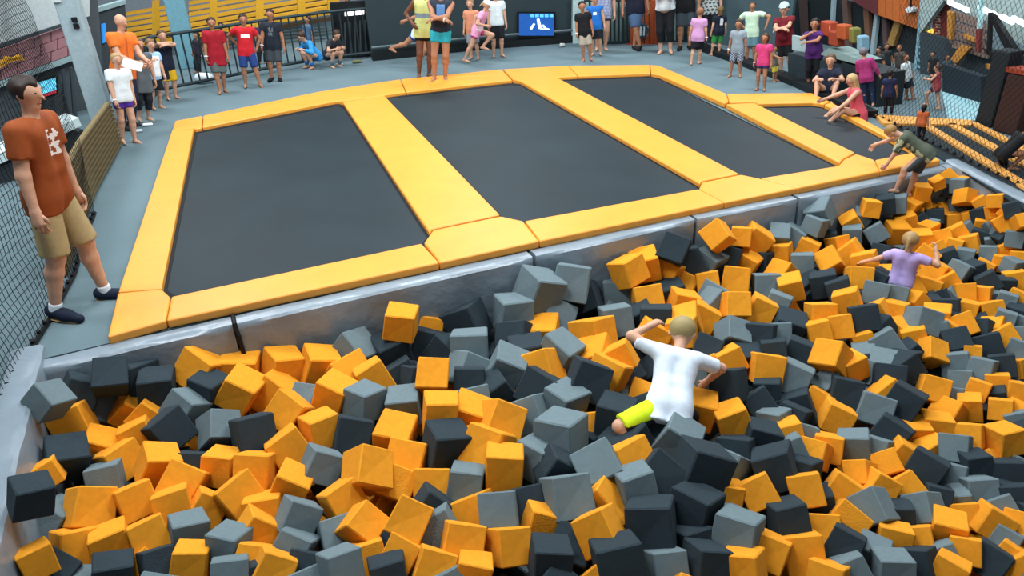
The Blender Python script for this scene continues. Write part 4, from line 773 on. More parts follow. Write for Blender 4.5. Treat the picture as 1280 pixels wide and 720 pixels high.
def person(label, foot, head, face=0, top='C8C8C8', bottom='303030', hair='3A2A20', skin='l', kid=None, z=0.0, hem=0.42, sleeve=0.55, legs='shorts', hairs='short', shoes=None,
           pose=None, print_=None, vox=None, group=None, band=None, hat=None, fat=1.0, height=None, base=None, lean=None, longtop=0.0, sock=None, fine=False):
    pose = pose or {}
    if base is None:
        base = G(foot[0], foot[1], z)
        hd = (base-CAMP)[:2]; hd /= np.linalg.norm(hd); d = ray(*head); t_ = ((base-CAMP)[:2]@hd)/(d[:2]@hd); hp_ = CAMP+d*t_
        vec = hp_-base; H = np.linalg.norm(vec) if height is None else height; ln = vec/np.linalg.norm(vec)
        H = H/pose.get('full', 1.0)
    else:
        base = np.array(base, float); H = height; ln = np.array(lean if lean is not None else (0, 0, 1.0))
    NPEOPLE[0] += 1
    if kid is None: kid = 1.0 if H > 1.6 else (1.14 if H > 1.35 else 1.28)
    tocam = (CAMP-base)[:2]; ang = math.atan2(tocam[1], tocam[0]); fa = ang+math.radians(face)   # +face turns towards image right
    yaw = Matrix.Rotation(fa-math.pi/2, 4, 'Z'); q = Vector((0, 0, 1)).rotation_difference(Vector(ln)).to_matrix().to_4x4()
    t = thing('person', label, 'person', base, 0, group); t.matrix_basis = Matrix.Translation(Vector(base))@q@yaw
    hh = 0.13*kid; k = (1-hh)/0.87       # everything below the chin scales by k
    A3 = lambda *v: np.array(v, float)
    hipz = 0.52*k+pose.get('hipdz', 0); hip = A3(pose.get('hipx', 0), pose.get('hipy', 0), hipz)
    sd = A3(*pose.get('spine', (0, 0, 1))); sd /= np.linalg.norm(sd)
    tw = math.radians(pose.get('twist', 0)); xr = A3(math.cos(tw), math.sin(tw), 0); xr -= xr@sd*sd; xr /= np.linalg.norm(xr); fw = np.cross(sd, xr)
    if fw[1] < 0 and abs(fw[1]) > 0.3 and tw == 0: fw = -fw
    xh = A3(1, 0, 0)
    T_ = lambda x, y, z_: hip+xr*x*k+fw*y*k+sd*(z_-0.52)*k      # torso frame (z in standing units)
    w_ = 1.0*fat
    shx = 0.118*(0.9 if kid > 1 else 1)
    SH = {s: T_(s*shx, -0.005, 0.805) for s in (-1, 1)}
    HP = {s: hip+xh*s*0.052*k+A3(0, 0, 0.0) for s in (-1, 1)}
    neck = T_(0, -0.005, 0.83); 
    hy, hp2 = math.radians(pose.get('head_yaw', 0)), math.radians(pose.get('head_pitch', 0))
    hf = fw*math.cos(hy)-xr*math.sin(hy)*-1; hf /= np.linalg.norm(hf); up = sd if 'head_up' not in pose else A3(*pose['head_up'])/np.linalg.norm(pose['head_up'])
    hf -= hf@up*up; hf /= np.linalg.norm(hf); 
    hf2 = hf*math.cos(hp2)-up*math.sin(hp2); up2 = up*math.cos(hp2)+hf*math.sin(hp2); hr = np.cross(hf2, up2)
    hc = neck+up*0.045*k+up2*hh*0.42+hf2*0.008
    HD = lambda x, y, z_: hc+(hr*x+hf2*y+up2*z_)*hh          # head frame in head heights, centre 0
    body = []
    def cap(lst, a, b, ra, rb=None, kk=0.02, cuts=()): lst.append((A3(*a), A3(*b), ra, ra if rb is None else rb, kk, cuts))
    tor = []
    for s in (-1, 1):
        cap(tor, T_(s*0.052, 0, 0.77), T_(s*0.042, 0.004, 0.64), 0.056*k*w_, 0.050*k*w_, 0.03)
        cap(tor, T_(s*0.035, 0.0, 0.62), T_(s*0.045, -0.006, 0.53), 0.05*k*w_, 0.056*k*w_, 0.03)
    cap(tor, T_(-shx*.8, -0.006, 0.803), T_(shx*.8, -0.006, 0.803), 0.034*k, 0.034*k, 0.025)
    if fat > 1.1: cap(tor, T_(0, 0.03, 0.66), T_(0, 0.035, 0.58), 0.07*k*w_, 0.072*k*w_, 0.03)
    pel = [];
    cap(pel, T_(-0.035, -0.008, 0.53), T_(0.035, -0.008, 0.53), 0.056*k*w_, None, 0.03)
    KN, AN, EL, WR = {}, {}, {}, {}
    feet = pose.get('feet', {}); hands = pose.get('hands', {})
    thigh = []; shin = []; armu = []; armf = []
    for s in (-1, 1):
        fp = A3(*feet.get(s, (s*0.06, 0.0, 0.0))); an = fp+A3(0, 0, 0.045*k)
        KN[s], AN[s] = ik(HP[s], an, 0.245*k, 0.235*k, pose.get('knee', {}).get(s, (s*0.15, 1, 0)))
        cap(thigh, HP[s], KN[s], 0.054*k*w_, 0.036*k, 0.025)
        mid = KN[s]+(AN[s]-KN[s])*0.28-A3(0, 0.006, 0)
        cap(shin, KN[s], mid, 0.034*k, 0.035*k, 0.015); cap(shin, mid, AN[s], 0.035*k, 0.021*k, 0.015)
        fd = A3(*pose.get('toe', {}).get(s, (s*0.25, 1, 0))); fd /= np.linalg.norm(fd); pt_ = pose.get('point', {}).get(s)
        if pt_ is not None: fd = A3(*pt_)/np.linalg.norm(pt_)
        hl = AN[s]+A3(0, 0, -0.024*k)-fd*0.022*k
        cap(shin, hl, hl+fd*0.075*k, 0.021*k, 0.020*k, 0.012); cap(shin, hl+fd*0.07*k, hl+fd*0.125*k-A3(0, 0, 0.006*k), 0.021*k, 0.013*k, 0.01)
        KN['f', s] = (hl, fd)
        hd_ = hands.get(s, (s*0.17, 0.02, 0.44))
        hd_ = A3(*hd_)*A3(k, k, k) if len(hd_) == 3 else A3(*hd_)
        EL[s], WR[s] = ik(SH[s], hd_, 0.165*k, 0.145*k, pose.get('elbow', {}).get(s, (s*0.5, -1, -0.1)))
        cap(armu, SH[s], EL[s], 0.033*k*min(w_, 1.15), 0.026*k, 0.018); cap(armf, EL[s], WR[s], 0.027*k, 0.017*k, 0.012)
        dv = WR[s]-EL[s]; dv /= np.linalg.norm(dv); hd2 = pose.get('handdir', {}).get(s); dv2 = A3(*hd2)/np.linalg.norm(hd2) if hd2 is not None else dv
        pn = np.cross(dv2, A3(0, 1, 0) if abs(dv2[1]) < 0.8 else A3(0, 0, 1)); pn /= np.linalg.norm(pn)
        sp_ = np.cross(dv2, pn)
        cap(armf, WR[s]-sp_*0.006*k, WR[s]+dv2*0.045*k-sp_*0.01*k, 0.016*k, 0.014*k, 0.01); cap(armf, WR[s]+sp_*0.006*k, WR[s]+dv2*0.045*k+sp_*0.01*k, 0.016*k, 0.014*k, 0.01)
        WR['h', s] = (WR[s]+dv2*0.052*k, dv2, pn, sp_)
    cap(body, neck-up*0.03*k, hc-up2*hh*0.2, 0.030*k, 0.028*k, 0.02)
    hd_p = []
    cap(hd_p, HD(0, -0.06, 0.12), HD(0, 0.0, 0.10), 0.37*hh, 0.36*hh, 0.01); cap(hd_p, HD(0, 0.07, -0.02), HD(0, 0.13, -0.33), 0.30*hh, 0.17*hh, 0.02)
    face_p = []
    cap(face_p, HD(0, 0.39, 0.02), HD(0, 0.47, -0.12), 0.035*hh, 0.06*hh, 0.008)
    for s in (-1, 1): cap(face_p, HD(s*0.37, -0.03, 0.03), HD(s*0.37, -0.04, -0.13), 0.055*hh, 0.04*hh, 0.006)
    vx = vox or (0.0085 if fine else 0.0125)
    allb = tor+pel+thigh+shin+armu+armf+body+hd_p+face_p
    sc = H
    def scale(prs, infl=0.0): return [(p[0]*sc, p[1]*sc, (p[2]+infl)*sc, (p[3]+infl)*sc, p[4]*sc, [(c_[0]*sc, c_[1]) for c_ in (p[5] if len(p) > 5 else ())]) for p in prs]
    Vt, Q = field_mesh(scale(allb), vx*sc)
    ex = MB()
    for s in (-1, 1):
        P0, dv, pn, sp_ = WR['h', s]
        if s == -1: sp_ = sp_
        curl = pn*(1 if pn@(A3(0, 0, 0.5)*0+(T_(0, 0.05, 0.6)-WR[s])) > 0 else -1)
        for fi, (o_, ln_) in enumerate(((-0.019, .036), (-0.0065, .044), (0.006, .041), (0.018, .032))):
            a = P0+sp_*o_*k-dv*0.008*k; b = a+dv*ln_*0.55*k+curl*0.004*k; c_ = b+dv*ln_*0.38*k+curl*0.016*k; e_ = c_+dv*ln_*0.12*k+curl*0.014*k
            ex.tube([a*sc, b*sc, c_*sc, e_*sc], [0.0072*k*sc, .0066*k*sc, .0058*k*sc, .003*k*sc], 6)
        a = WR[s]+dv*0.012*k-sp_*0.014*k; b = a+dv*0.022*k-sp_*0.014*k+curl*.008*k; c_ = b+dv*0.02*k-sp_*0.003*k+curl*.008*k
        ex.tube([a*sc, b*sc, c_*sc], [.009*k*sc, .0078*k*sc, .004*k*sc], 6)
        e0 = HD(s*0.14, 0.335, 0.045)
        ex.tube([(e0-hr*0.045*hh)*sc, e0*sc+hf2*0.02*hh*sc, (e0+hr*0.045*hh)*sc], [.010*hh*sc, .026*hh*sc, .010*hh*sc], 6, mi=1)
        ex.tube([(HD(s*0.2, 0.3, 0.13))*sc, HD(s*0.13, 0.345, 0.145)*sc, HD(s*0.06, 0.35, 0.13)*sc], 0.014*hh*sc, 5, mi=1)
    ex.tube([HD(-0.1, 0.305, -0.25)*sc, HD(0, 0.335, -0.26)*sc, HD(0.1, 0.305, -0.25)*sc], [.012*hh*sc, .026*hh*sc, .012*hh*sc], 6, mi=2)
    np_obj('body', Vt, Q, [MSKIN[skin], MEYE, MLIP], t, None, ex)
    # top
    if top:
        tp = scale(tor, 0.011)+scale(pel[:1] if hem < 0.55 else [], 0.013)
        hz = T_(0, 0, hem+0.5-0.42 if False else hem+0.08)  # hem height in torso units
        hemz = 0.52-(0.5-hem)
        hp_pt = T_(0, 0, hemz); 
        if hem < 0.5:
            for s in (-1, 1): tp.append((T_(s*0.046, 0, 0.57)*sc, T_(s*0.054, 0, hemz-0.03)*sc, 0.064*k*sc*w_, (0.074+longtop)*k*sc*w_, 0.03*sc, []))
        if longtop and hem >= 0.5: tp += [(T_(0, 0, 0.55)*sc, T_(0, 0, hemz-0.02)*sc, 0.062*k*sc*w_, (0.062+longtop)*k*sc*w_, 0.03*sc, [])]
        sl = []
        if sleeve > 0:
            for s in (-1, 1):
                dv = EL[s]-SH[s]; dv = dv/np.linalg.norm(dv); ln_ = np.linalg.norm(EL[s]-SH[s])
                if sleeve <= 1: sl.append((SH[s], EL[s], 0.033*k*min(w_, 1.15)+0.011, 0.026*k+0.017, 0.018, [(SH[s]+dv*ln_*sleeve, dv)]))
                else:
                    sl.append((SH[s], EL[s], 0.033*k+0.011, 0.026*k+0.012, 0.018, [])); d2 = WR[s]-EL[s]; d2 = d2/np.linalg.norm(d2); sl.append((EL[s], WR[s], 0.027*k+0.011, 0.017*k+0.011, 0.015, [(WR[s]-d2*0.012, d2)]))
        neckc = T_(0, 0.0, 0.845)
        Vt, Q = field_mesh(tp+scale(sl), vx*sc, [(hp_pt*sc, -sd), (neckc*sc, sd)])
        mi = None; mats = [cm(top)]
        if print_:
            mats.append(cm(print_[0])); cen = Vt[Q].mean(1); rel = cen-hip*sc; lx = rel@xr/sc/k; lz = rel@sd/sc/k+0.52; ly = rel@fw/sc
            side = print_[5] if len(print_) > 5 else 1
            mi = ((lx > print_[1]) & (lx < print_[2]) & (lz > print_[3]) & (lz < print_[4]) & (ly*side > 0.0)).astype(int)
            if len(print_) > 6: mi = mi*((np.sin(lx*print_[6]+2*np.sin(lz*40))+np.sin(lz*print_[6]*1.2+1+2*np.sin(ly*50))) > -0.2)
        np_obj('shirt' if sleeve > 0 else 'vest', Vt, Q, mats, t, mi)
    # bottom
    if bottom:
        lt = []
        frac = {'shorts': 0.95, 'short_shorts': 0.45, 'capri': 1.55, 'pants': 2, 'skirt': 0.9}[legs]
        for s in (-1, 1):
            dv = KN[s]-HP[s]; ln_ = np.linalg.norm(dv); dv = dv/ln_; d2 = AN[s]-KN[s]; l2_ = np.linalg.norm(d2); d2 = d2/l2_
            loose = 0.018 if legs in ('shorts', 'skirt') else 0.009
            if frac <= 1: lt.append((HP[s], KN[s], 0.054*k*w_+0.008, 0.036*k+loose+0.004, 0.02, [(HP[s]+dv*ln_*frac, dv)]))
            else:
                lt.append((HP[s], KN[s], 0.054*k*w_+0.008, 0.036*k+0.012, 0.02, [])); lt.append((KN[s], AN[s], 0.036*k+0.011, 0.022*k+0.014, 0.015, [(KN[s]+d2*l2_*min(frac-1, 0.93), d2)]))
        if legs == 'skirt': lt.append(((HP[1]+HP[-1])/2, (KN[1]+KN[-1])/2, 0.07*k, 0.085*k, 0.03, [((HP[1]+HP[-1])/2+((KN[1]+KN[-1])/2-(HP[1]+HP[-1])/2)*0.8, A3(0, 0, -1))]))
        Vt, Q = field_mesh(scale(lt)+scale(pel, 0.009), vx*sc, [(T_(0, 0, 0.56)*sc, sd)])
        mi = None; mats = [cm(bottom)]
        nm = {'shorts': 'shorts', 'short_shorts': 'shorts', 'capri': 'trousers', 'pants': 'trousers', 'skirt': 'skirt'}[legs]
        if pose.get('bottom_print'):
            bpn = pose['bottom_print']; mats.append(cm(bpn[0])); cen = Vt[Q].mean(1)/sc
            if bpn[1] == 'check': mi = (((np.floor(cen[:, 0]/.022)+np.floor(cen[:, 2]/.022)) % 2) == 0).astype(int)
            else: mi = (cen[:, 2] > bpn[2]).astype(int)*(cen[:, 0]*bpn[1] > 0).astype(int)
        np_obj(nm, Vt, Q, mats, t, mi)
    # hair
    if hair:
        hp3 = [(HD(0, -0.07, 0.14), HD(0, -0.02, 0.13), 0.41*hh, 0.39*hh, 0.01, [(HD(0, 0.10, 0.05), (hf2*0.86-up2*0.5)), (HD(0, 0, -0.22), -up2)])]
        if hairs in ('long', 'mid'):
            e = -1.0 if hairs == 'long' else -0.45
            hp3.append((HD(0, -0.22, 0.0), HD(0, -0.30, e), 0.30*hh, 0.2*hh, 0.02, []))
            for s in (-1, 1): hp3.append((HD(s*0.28, -0.12, 0.0), HD(s*0.27, -0.12, e+0.1), 0.13*hh, 0.1*hh, 0.02, []))
        if hairs == 'tail': hp3.append((HD(0, -0.42, 0.2), HD(0.0, -0.66, -0.35), 0.11*hh, 0.06*hh, 0.01, []))
        if hairs == 'mop':
            hp3.append((HD(0, 0.12, 0.34), HD(0.05, 0.26, 0.27), 0.2*hh, 0.12*hh, 0.01, []))
            for s in (-1, 1): hp3.append((HD(s*0.3, 0.02, 0.2), HD(s*0.33, 0.04, -0.05), 0.14*hh, 0.08*hh, 0.01, []))
        Vt, Q = field_mesh(scale(hp3), vx*sc*0.8)
        np_obj('hair', Vt, Q, [cm(hair, 0.55)], t)
    if hat:
        Vt, Q = field_mesh(scale([(HD(0, -0.04, 0.2), HD(0, 0, 0.2), 0.43*hh, 0.42*hh, 0.01, [(HD(0, 0, 0.16), -up2)]), (HD(-0.1, 0.42, 0.17), HD(0.1, 0.42, 0.17), 0.13*hh, 0.13*hh, 0.02, [(HD(0, 0, 0.2), up2), (HD(0, 0, 0.14), -up2)])]), vx*sc*0.8)
        np_obj('cap', Vt, Q, [cm(hat)], t)
    if shoes:
        for s in (-1, 1):
            hl, fd = KN['f', s]; upn = A3(0, 0, 1)
            pr = [(hl+upn*.01*k, hl+fd*0.08*k, 0.029*k, 0.027*k, 0.015, []), (hl+fd*0.07*k, hl+fd*0.138*k-upn*.003*k, 0.027*k, 0.02*k, 0.012, [])]
            Vt, Q = field_mesh(scale(pr), vx*sc*0.8, [(np.array([0, 0, (hl[2]-0.02*k)*sc]), np.array([0, 0, -1.]))])
            sh = np_obj('shoe', Vt, Q, [cm(shoes)], t)
            if sock:
                ks = AN[s]; kd = (KN[s]-AN[s])/np.linalg.norm(KN[s]-AN[s]); Vt, Q = field_mesh(scale([(ks-kd*.005, ks+kd*0.03, 0.026*k, 0.026*k, 0.01, [(ks+kd*0.028, kd)])]), vx*sc*0.7)
                np_obj('sock', Vt, Q, [cm(sock)], t)
                so = MB(); so.tube([(hl-upn*0.017*k-fd*.012*k)*sc, (hl+fd*0.07*k-upn*0.018*k)*sc, (hl+fd*0.135*k-upn*0.018*k)*sc], [0.027*k*sc, .027*k*sc, .017*k*sc], 8)
                me = bpy.data.meshes.new('sole'); V_ = [(v[0], v[1], hl[2]*sc-0.02*k*sc+(v[2]-(hl[2]-.018*k)*sc)*0.3) for v in so.V]; me.from_pydata(V_, [], so.F); finish('sole', me, cm('A88A5A'), sh)
    if band:
        for s in ((band,) if isinstance(band, int) else band):
            dv = (WR[s]-EL[s])/np.linalg.norm(WR[s]-EL[s]); u = np.cross(dv, (0.3, 0.2, 0.9)); u /= np.linalg.norm(u); v = np.cross(dv, u); c_ = WR[s]-dv*0.012*k
            rg = MB(); rg.tube([(c_+0.021*k*(math.cos(a)*u+math.sin(a)*v))*sc for a in np.arange(10)*2*math.pi/10], 0.008*k*sc, 5, closed=True)
            me = bpy.data.meshes.new('wristband'); me.from_pydata([tuple(v) for v in rg.V], [], rg.F); finish('wristband', me, cm('F0F4F8'), t, True)
    print('person %-60s H=%.2f' % (label[:60], H))
    return t, dict(WR=WR, EL=EL, sc=sc, HD=HD, T=T_, HP=HP)
S = dict
# the man at left
mt, mi_ = person('young man in a rust orange t-shirt and khaki cargo shorts, standing by the net', (92, 388), (28, 93), face=58, fat=0.9, top='8E4419', bottom='A8946A', hair='2A1E18', hairs='mop', hem=0.44, sleeve=0.62, shoes='141E33', sock='E4ECF2', kid=1.0, fine=True,
       print_=('E8E0DC', -0.05, 0.02, 0.69, 0.79, 1, 150), pose=S(feet={-1: (-0.10, 0.10, 0), 1: (0.075, -0.03, 0)}, hands={1: (0.165, 0.03, 0.45), -1: (-0.15, 0.04, 0.46)}, head_yaw=6, hipx=0.0, toe={1: (0.35, 1, 0), -1: (-0.1, 1, 0)}))
person('bald man in bright orange shirt holding papers behind the girl in white', (158, 160), (150, 17), face=45, top='E8762A', bottom='1E2A44', legs='pants', hair=None, shoes='22262C', print_=('C85A28', 0.0, 0.02, 0.6, 0.8), pose=S(hands={1: (0.07, 0.2, 0.62), -1: (-0.05, 0.22, 0.63)}))
person('girl in a white t-shirt and purple shorts beside the tan barrier', (161, 179), (144, 66), face=25, top='DDE8EC', bottom='4A2A8C', legs='short_shorts', hair='A88A60', hairs='tail', hem=0.46, kid=1.1, band=1, pose=S(feet={1: (0.05, -.03, 0), -1: (-0.05, .05, 0)}, hands={1: (0.13, 0.1, 0.47), -1: (-0.13, 0.02, 0.46)}))
person('girl in a long grey tunic next to the bald man', (180, 151), (173, 47), face=20, top='5A646A', bottom='22262C', legs='capri', hair='6A4A34', hairs='long', sleeve=0.2, longtop=0.025, hem=0.34, kid=1.12)
person('child in a white and blue shirt with black shorts by the railing', (196, 136), (187, 48), face=30, top='9CC4EA', bottom='181C22', hair='7A5A3C', skin='l', print_=('F0F6FA', -0.09, 0.03, 0.5, 0.8), pose=S(hands={1: (0.1, 0.15, 0.75), -1: (-.12, .1, .5)}))
person('boy with raised folded arms in dark vest and yellow black shorts', (215, 124), (201, 37), face=20, top='161D30', bottom='D8A81E', hair='5A4028', sleeve=0, skin='l', pose=S(hands={1: (-0.02, 0.15, 0.87), -1: (0.04, 0.17, 0.84)}, elbow={1: (1, .4, .1), -1: (-1, .4, .1)}, bottom_print=('181C22', 1, 0.3)))
person('boy in a dark red t-shirt and grey shorts at the railing', (277, 116), (263, 21), face=5, top='A01828', bottom='5A6664', hair='3A2A20', skin='m', hem=0.36, sleeve=0.75, longtop=0.012, band=1, pose=S(hands={1: (0.14, 0.05, .46), -1: (-.15, .02, .46)}, feet={1: (0.02, 0.05, 0), -1: (-0.05, -0.03, 0)}))
person('boy in a red t-shirt with white logo and royal blue shorts', (312, 109), (303, 17), face=5, top='C8202C', bottom='24407C', hair='241812', skin='m', print_=('F2F2F4', -0.06, 0.06, 0.7, 0.755), pose=S(feet={-1: (-0.14, 0.06, 0), 1: (0.05, 0, 0)}, hands={-1: (-0.16, -0.04, 0.55), 1: (0.12, -0.1, 0.6)}, elbow={-1: (-1, -0.3, 0), 1: (1, -.5, 0)}))
person('boy in a black t-shirt, grey shorts and black shoes', (345, 101), (337, 11), face=-10, top='1E2732', bottom='3E464C', hair='2A1C16', skin='m', shoes='0E1014', print_=('6A747C', -0.03, 0.04, 0.66, 0.78, 1, 160), band=1, pose=S(hands={1: (0.15, 0.08, .48), -1: (-.17, .02, .45)}))
person('girl running in white top and blue shorts behind the two girls', (512, 82), (536, -6), face=62, top='D0DAE0', bottom='2458B0', legs='short_shorts', hair='3A2418', hairs='tail', skin='m', pose=S(spine=(0, 0.25, 1), feet={1: (0.05, -0.32, 0.1), -1: (-0.05, 0.1, 0)}, hands={1: (0.14, -0.2, 0.58), -1: (-0.1, 0.25, 0.6)}, hipdz=-0.04))
person('girl in yellow striped top and black shorts standing on the orange pad', (530, 97), (531, -20), z=0.03, face=15, top='C4CC80', bottom='12161A', legs='short_shorts', hair='2A1A14', hairs='long', skin='d', sleeve=0, print_=('7A8C98', -0.2, 0.2, 0.66, 0.7), pose=S(hands={1: (0.15, 0.03, 0.6), -1: (-0.14, 0.1, 0.6)}))
person('girl in teal shorts and black top with folded arms on the orange pad', (551, 101), (551, -20), z=0.05, face=-5, top='262C38', bottom='2AA6B8', legs='short_shorts', hair='1A1210', hairs='long', skin='m', hem=0.5, sleeve=0, print_=('5A86B8', -0.04, 0.04, 0.66, 0.8), band=1, pose=S(hands={1: (-0.06, 0.14, 0.66), -1: (0.06, 0.16, 0.67)}, elbow={1: (1, 0.1, -.3), -1: (-1, 0.1, -.3)}, feet={1: (0.07, 0.03, 0), -1: (-0.05, 0, 0)}))
person('small girl in pink shirt and headband running past the dark wall', (590, 79), (603, -3), face=75, top='E8A0C8', bottom='C03A78', legs='short_shorts', hair='B89A70', hairs='tail', print_=('F2E0EC', -0.2, 0.2, 0.55, 0.62), pose=S(spine=(0, 0.2, 1), feet={1: (0.04, -0.12, 0.0), -1: (-0.05, 0.12, 0.24)}, hipdz=-0.01, hands={1: (0.14, 0.16, 0.64), -1: (-0.12, -0.1, 0.56)}, elbow={1: (.3, -1, 0), -1: (-.3, -1, 0)}), hat='F4F4F4')
person('child in a salmon top half hidden behind the running pink girl', (594, 74), (587, -2), face=-20, top='D08A6A', bottom='8C9098', hair='8A6A48')
person('boy in a plain white t-shirt and black shorts by the dark wall', (622, 71), (619, -14), face=10, top='D4E2E6', bottom='161A20', hair='5A4432', hem=0.46, pose=S(hands={1: (0.14, .03, .45), -1: (-.16, .02, .45)}, feet={1: (.06, 0, 0), -1: (-.07, 0, 0)}))
person('boy in black t-shirt and beige shorts near the wall screen', (734, 76), (727, 1), face=5, top='12151A', bottom='A8A090', hair='16100E', skin='m', hem=0.4, band=1, pose=S(hands={1: (.15, .03, .46), -1: (-.15, .02, .46)}))
person('boy in bright blue sports jersey with white collar', (746, 69), (743, -8), face=-5, top='1E6CC0', bottom='181C24', hair='6A4A34', sleeve=0.15, print_=('E8F0F6', -0.03, 0.03, 0.70, 0.75))
person('person in a pale floral blouse standing behind the blue jersey', (751, 63), (757, -30), face=10, top='A8B0C8', bottom='2A3040', hair='3A2C28', legs='short_shorts', print_=('8890B0', -0.2, 0.2, 0.4, 0.9, 1, 120))
person('man in a navy top and denim shorts with crossed legs', (797, 62), (791, -42), face=5, top='161A2C', bottom='4A6488', hair='2A201C', skin='m', shoes='1C1A1A', pose=S(feet={1: (-0.03, .03, 0), -1: (0.04, -.02, 0)}))
person('woman in a white top and black capri trousers near orange gate', (832, 67), (831, -40), face=-5, top='D8E0E4', bottom='12151A', legs='capri', hair='3A2A24', fat=1.15, hem=0.5, pose=S(hands={1: (-.04, .15, .7), -1: (.04, .16, .7)}, elbow={1: (1, .1, -.2), -1: (-1, .1, -.2)}))
person('man in a black t-shirt and dark grey shorts beside the white-topped woman', (856, 62), (858, -45), face=5, top='101216', bottom='3A444C', hair='1C1614', skin='m', shoes='1C1A1A')
person('girl in a lilac t-shirt and black skirt walking away', (869, 81), (876, 9), face=165, top='C896C4', bottom='15171C', legs='skirt', hair='8A6044', hairs='short', band=1, fat=1.1, pose=S(feet={1: (0.05, 0.08, 0), -1: (-0.06, -0.06, 0)}))
person('boy in a navy numbered shirt and green shorts facing away', (896, 70), (901, 7), face=200, top='141C2C', bottom='3A9048', hair='6A5230', hairs='mid', print_=('C8CCD0', 0.0, 0.06, 0.66, 0.78, -1), pose=S(feet={1: (0.05, 0.03, 0), -1: (-0.1, 0.06, 0)}))
person('adult in a black and white patterned top behind the navy shirt', (886, 58), (888, -35), face=5, top='4A5254', bottom='181C20', hair='2A2420', legs='pants', print_=('B8C0BC', -0.2, 0.2, 0.4, 0.9, 1, 110))
person('man in a pale green polo shirt with a hand on his hip', (938, 80), (941, 2), face=-8, top='C0DCC0', bottom='5A7C88', hair='4A3A30', skin='m', shoes='4A6A9A', kid=1.0, pose=S(hands={1: (0.13, -0.02, 0.6), -1: (-0.24, 0.05, 0.62)}, elbow={1: (1, -0.2, 0.5), -1: (-1, 0, 0)}))
person('boy in a heather grey t-shirt and plaid shorts on the deck', (920, 96), (924, 24), face=-12, top='8C9AA4', bottom='3C4458', hair='2A1C14', skin='m', band=1, pose=S(feet={1: (0.1, 0.03, 0), -1: (-0.07, 0, 0)}, bottom_print=('A8AEB8', 'check')))
person('small girl in a hot pink t-shirt and navy shorts', (951, 113), (957, 41), face=-15, top='D0407C', bottom='2A2C5C', legs='short_shorts', hair='4A3020', hairs='mid', hem=0.44, band=1, skin='m')
person('small child in yellow shorts behind the girl in pink', (968, 102), (968, 57), face=60, top='6A6A60', bottom='C8B83C', hair='4A3828', skin='m', pose=S(hands={1: (.1, .3, .7), -1: (-.12, .05, .5)}))
person('heavy man in a maroon t-shirt, pale cap and black shorts', (982, 94), (980, 3), face=-10, top='6C1420', bottom='14171C', hair='3A2A20', hat='B4D0D8', fat=1.25, shoes='B8BCC0', pose=S(hands={1: (-0.03, .19, .7), -1: (.04, .2, .71)}, elbow={1: (1, .1, -.2), -1: (-1, .1, -.2)}))
person('woman in a purple top and long black skirt trousers, chin on hand', (1016, 109), (1019, 22), face=-12, top='4A2468', bottom='111318', hair='14100E', legs='capri', skin='m', fat=1.2, pose=S(hands={1: (0.03, .14, .84), -1: (0.06, .18, .72)}, elbow={1: (1, .4, -.6), -1: (-1, .2, -.2)}))
person('blond woman in coral top and black trousers sitting on the deck edge', (1074, 150), (1071, 88), face=-70, top='D85868', bottom='121417', hair='C0A070', hairs='long', sleeve=0, legs='pants', height=1.3, kid=1.1,
       pose=S(hipdz=-0.44, feet={1: (0.1, 0.42, 0), -1: (-.1, .4, 0)}, knee={1: (0.3, .3, 1), -1: (-.3, .3, 1)}, hands={1: (0.2, 0.35, 0.28), -1: (-.15, .3, .2)}, spine=(0, .15, 1)))
person('child in navy sitting on the floor beside the snack counter', (1036, 122), (1038, 83), face=-10, top='1C2438', bottom='141820', hair='5A4434', height=1.25, pose=S(hipdz=-0.42, feet={1: (.1, .3, 0), -1: (-.1, .3, 0)}, knee={1: (.3, .2, 1), -1: (-.3, .2, 1)}, hands={1: (.1, .2, .3), -1: (-.1, .2, .3)}))
person('woman in a magenta hooded top and jeans behind the net', (1087, 133), (1079, 59), face=170, top='A03470', bottom='1C2A48', hair='6A6468', legs='pants', sleeve=2, pose=S(hands={1: (.2, .05, .5), -1: (-.12, .15, .55)}))
person('boy in a dark navy t-shirt and black trousers behind the net', (1110, 145), (1113, 87), face=170, top='1C2448', bottom='101319', hair='1C1614', legs='pants', skin='m')
person('boy in a white t-shirt and dark shorts on the far court', (1137, 125), (1131, 67), face=60, top='CCD8DC', bottom='1A2430', hair='3A2A20', skin='m', pose=S(feet={1: (0, -.06, 0), -1: (0, .08, 0)}))
person('girl in a red vest running on the far court', (1165, 137), (1177, 80), face=-110, top='A84A50', bottom='1C2438', hair='4A342A', hairs='tail', sleeve=0, legs='short_shorts', pose=S(feet={1: (0, -.15, 0), -1: (0, .12, .08)}, hands={1: (.2, .2, .72), -1: (-.2, .2, .72)}, spine=(0, .15, 1)))
person('small child in an orange shirt with dark hair behind the net', (1149, 178), (1156, 130), face=160, top='B05A30', bottom='181A24', hair='16100E', hairs='mid', legs='pants', skin='m')
person('crouching child in black clothes on the far court lanes', (1250, 212), (1258, 172), face=120, top='14161A', bottom='14161A', hair='16100E', skin='m', height=0.95, pose=S(hipdz=-0.28, feet={1: (.05, .1, 0), -1: (-.08, -.12, 0)}, spine=(0, .9, 1), hands={1: (.12, .35, .35), -1: (-.12, .35, .35)}))
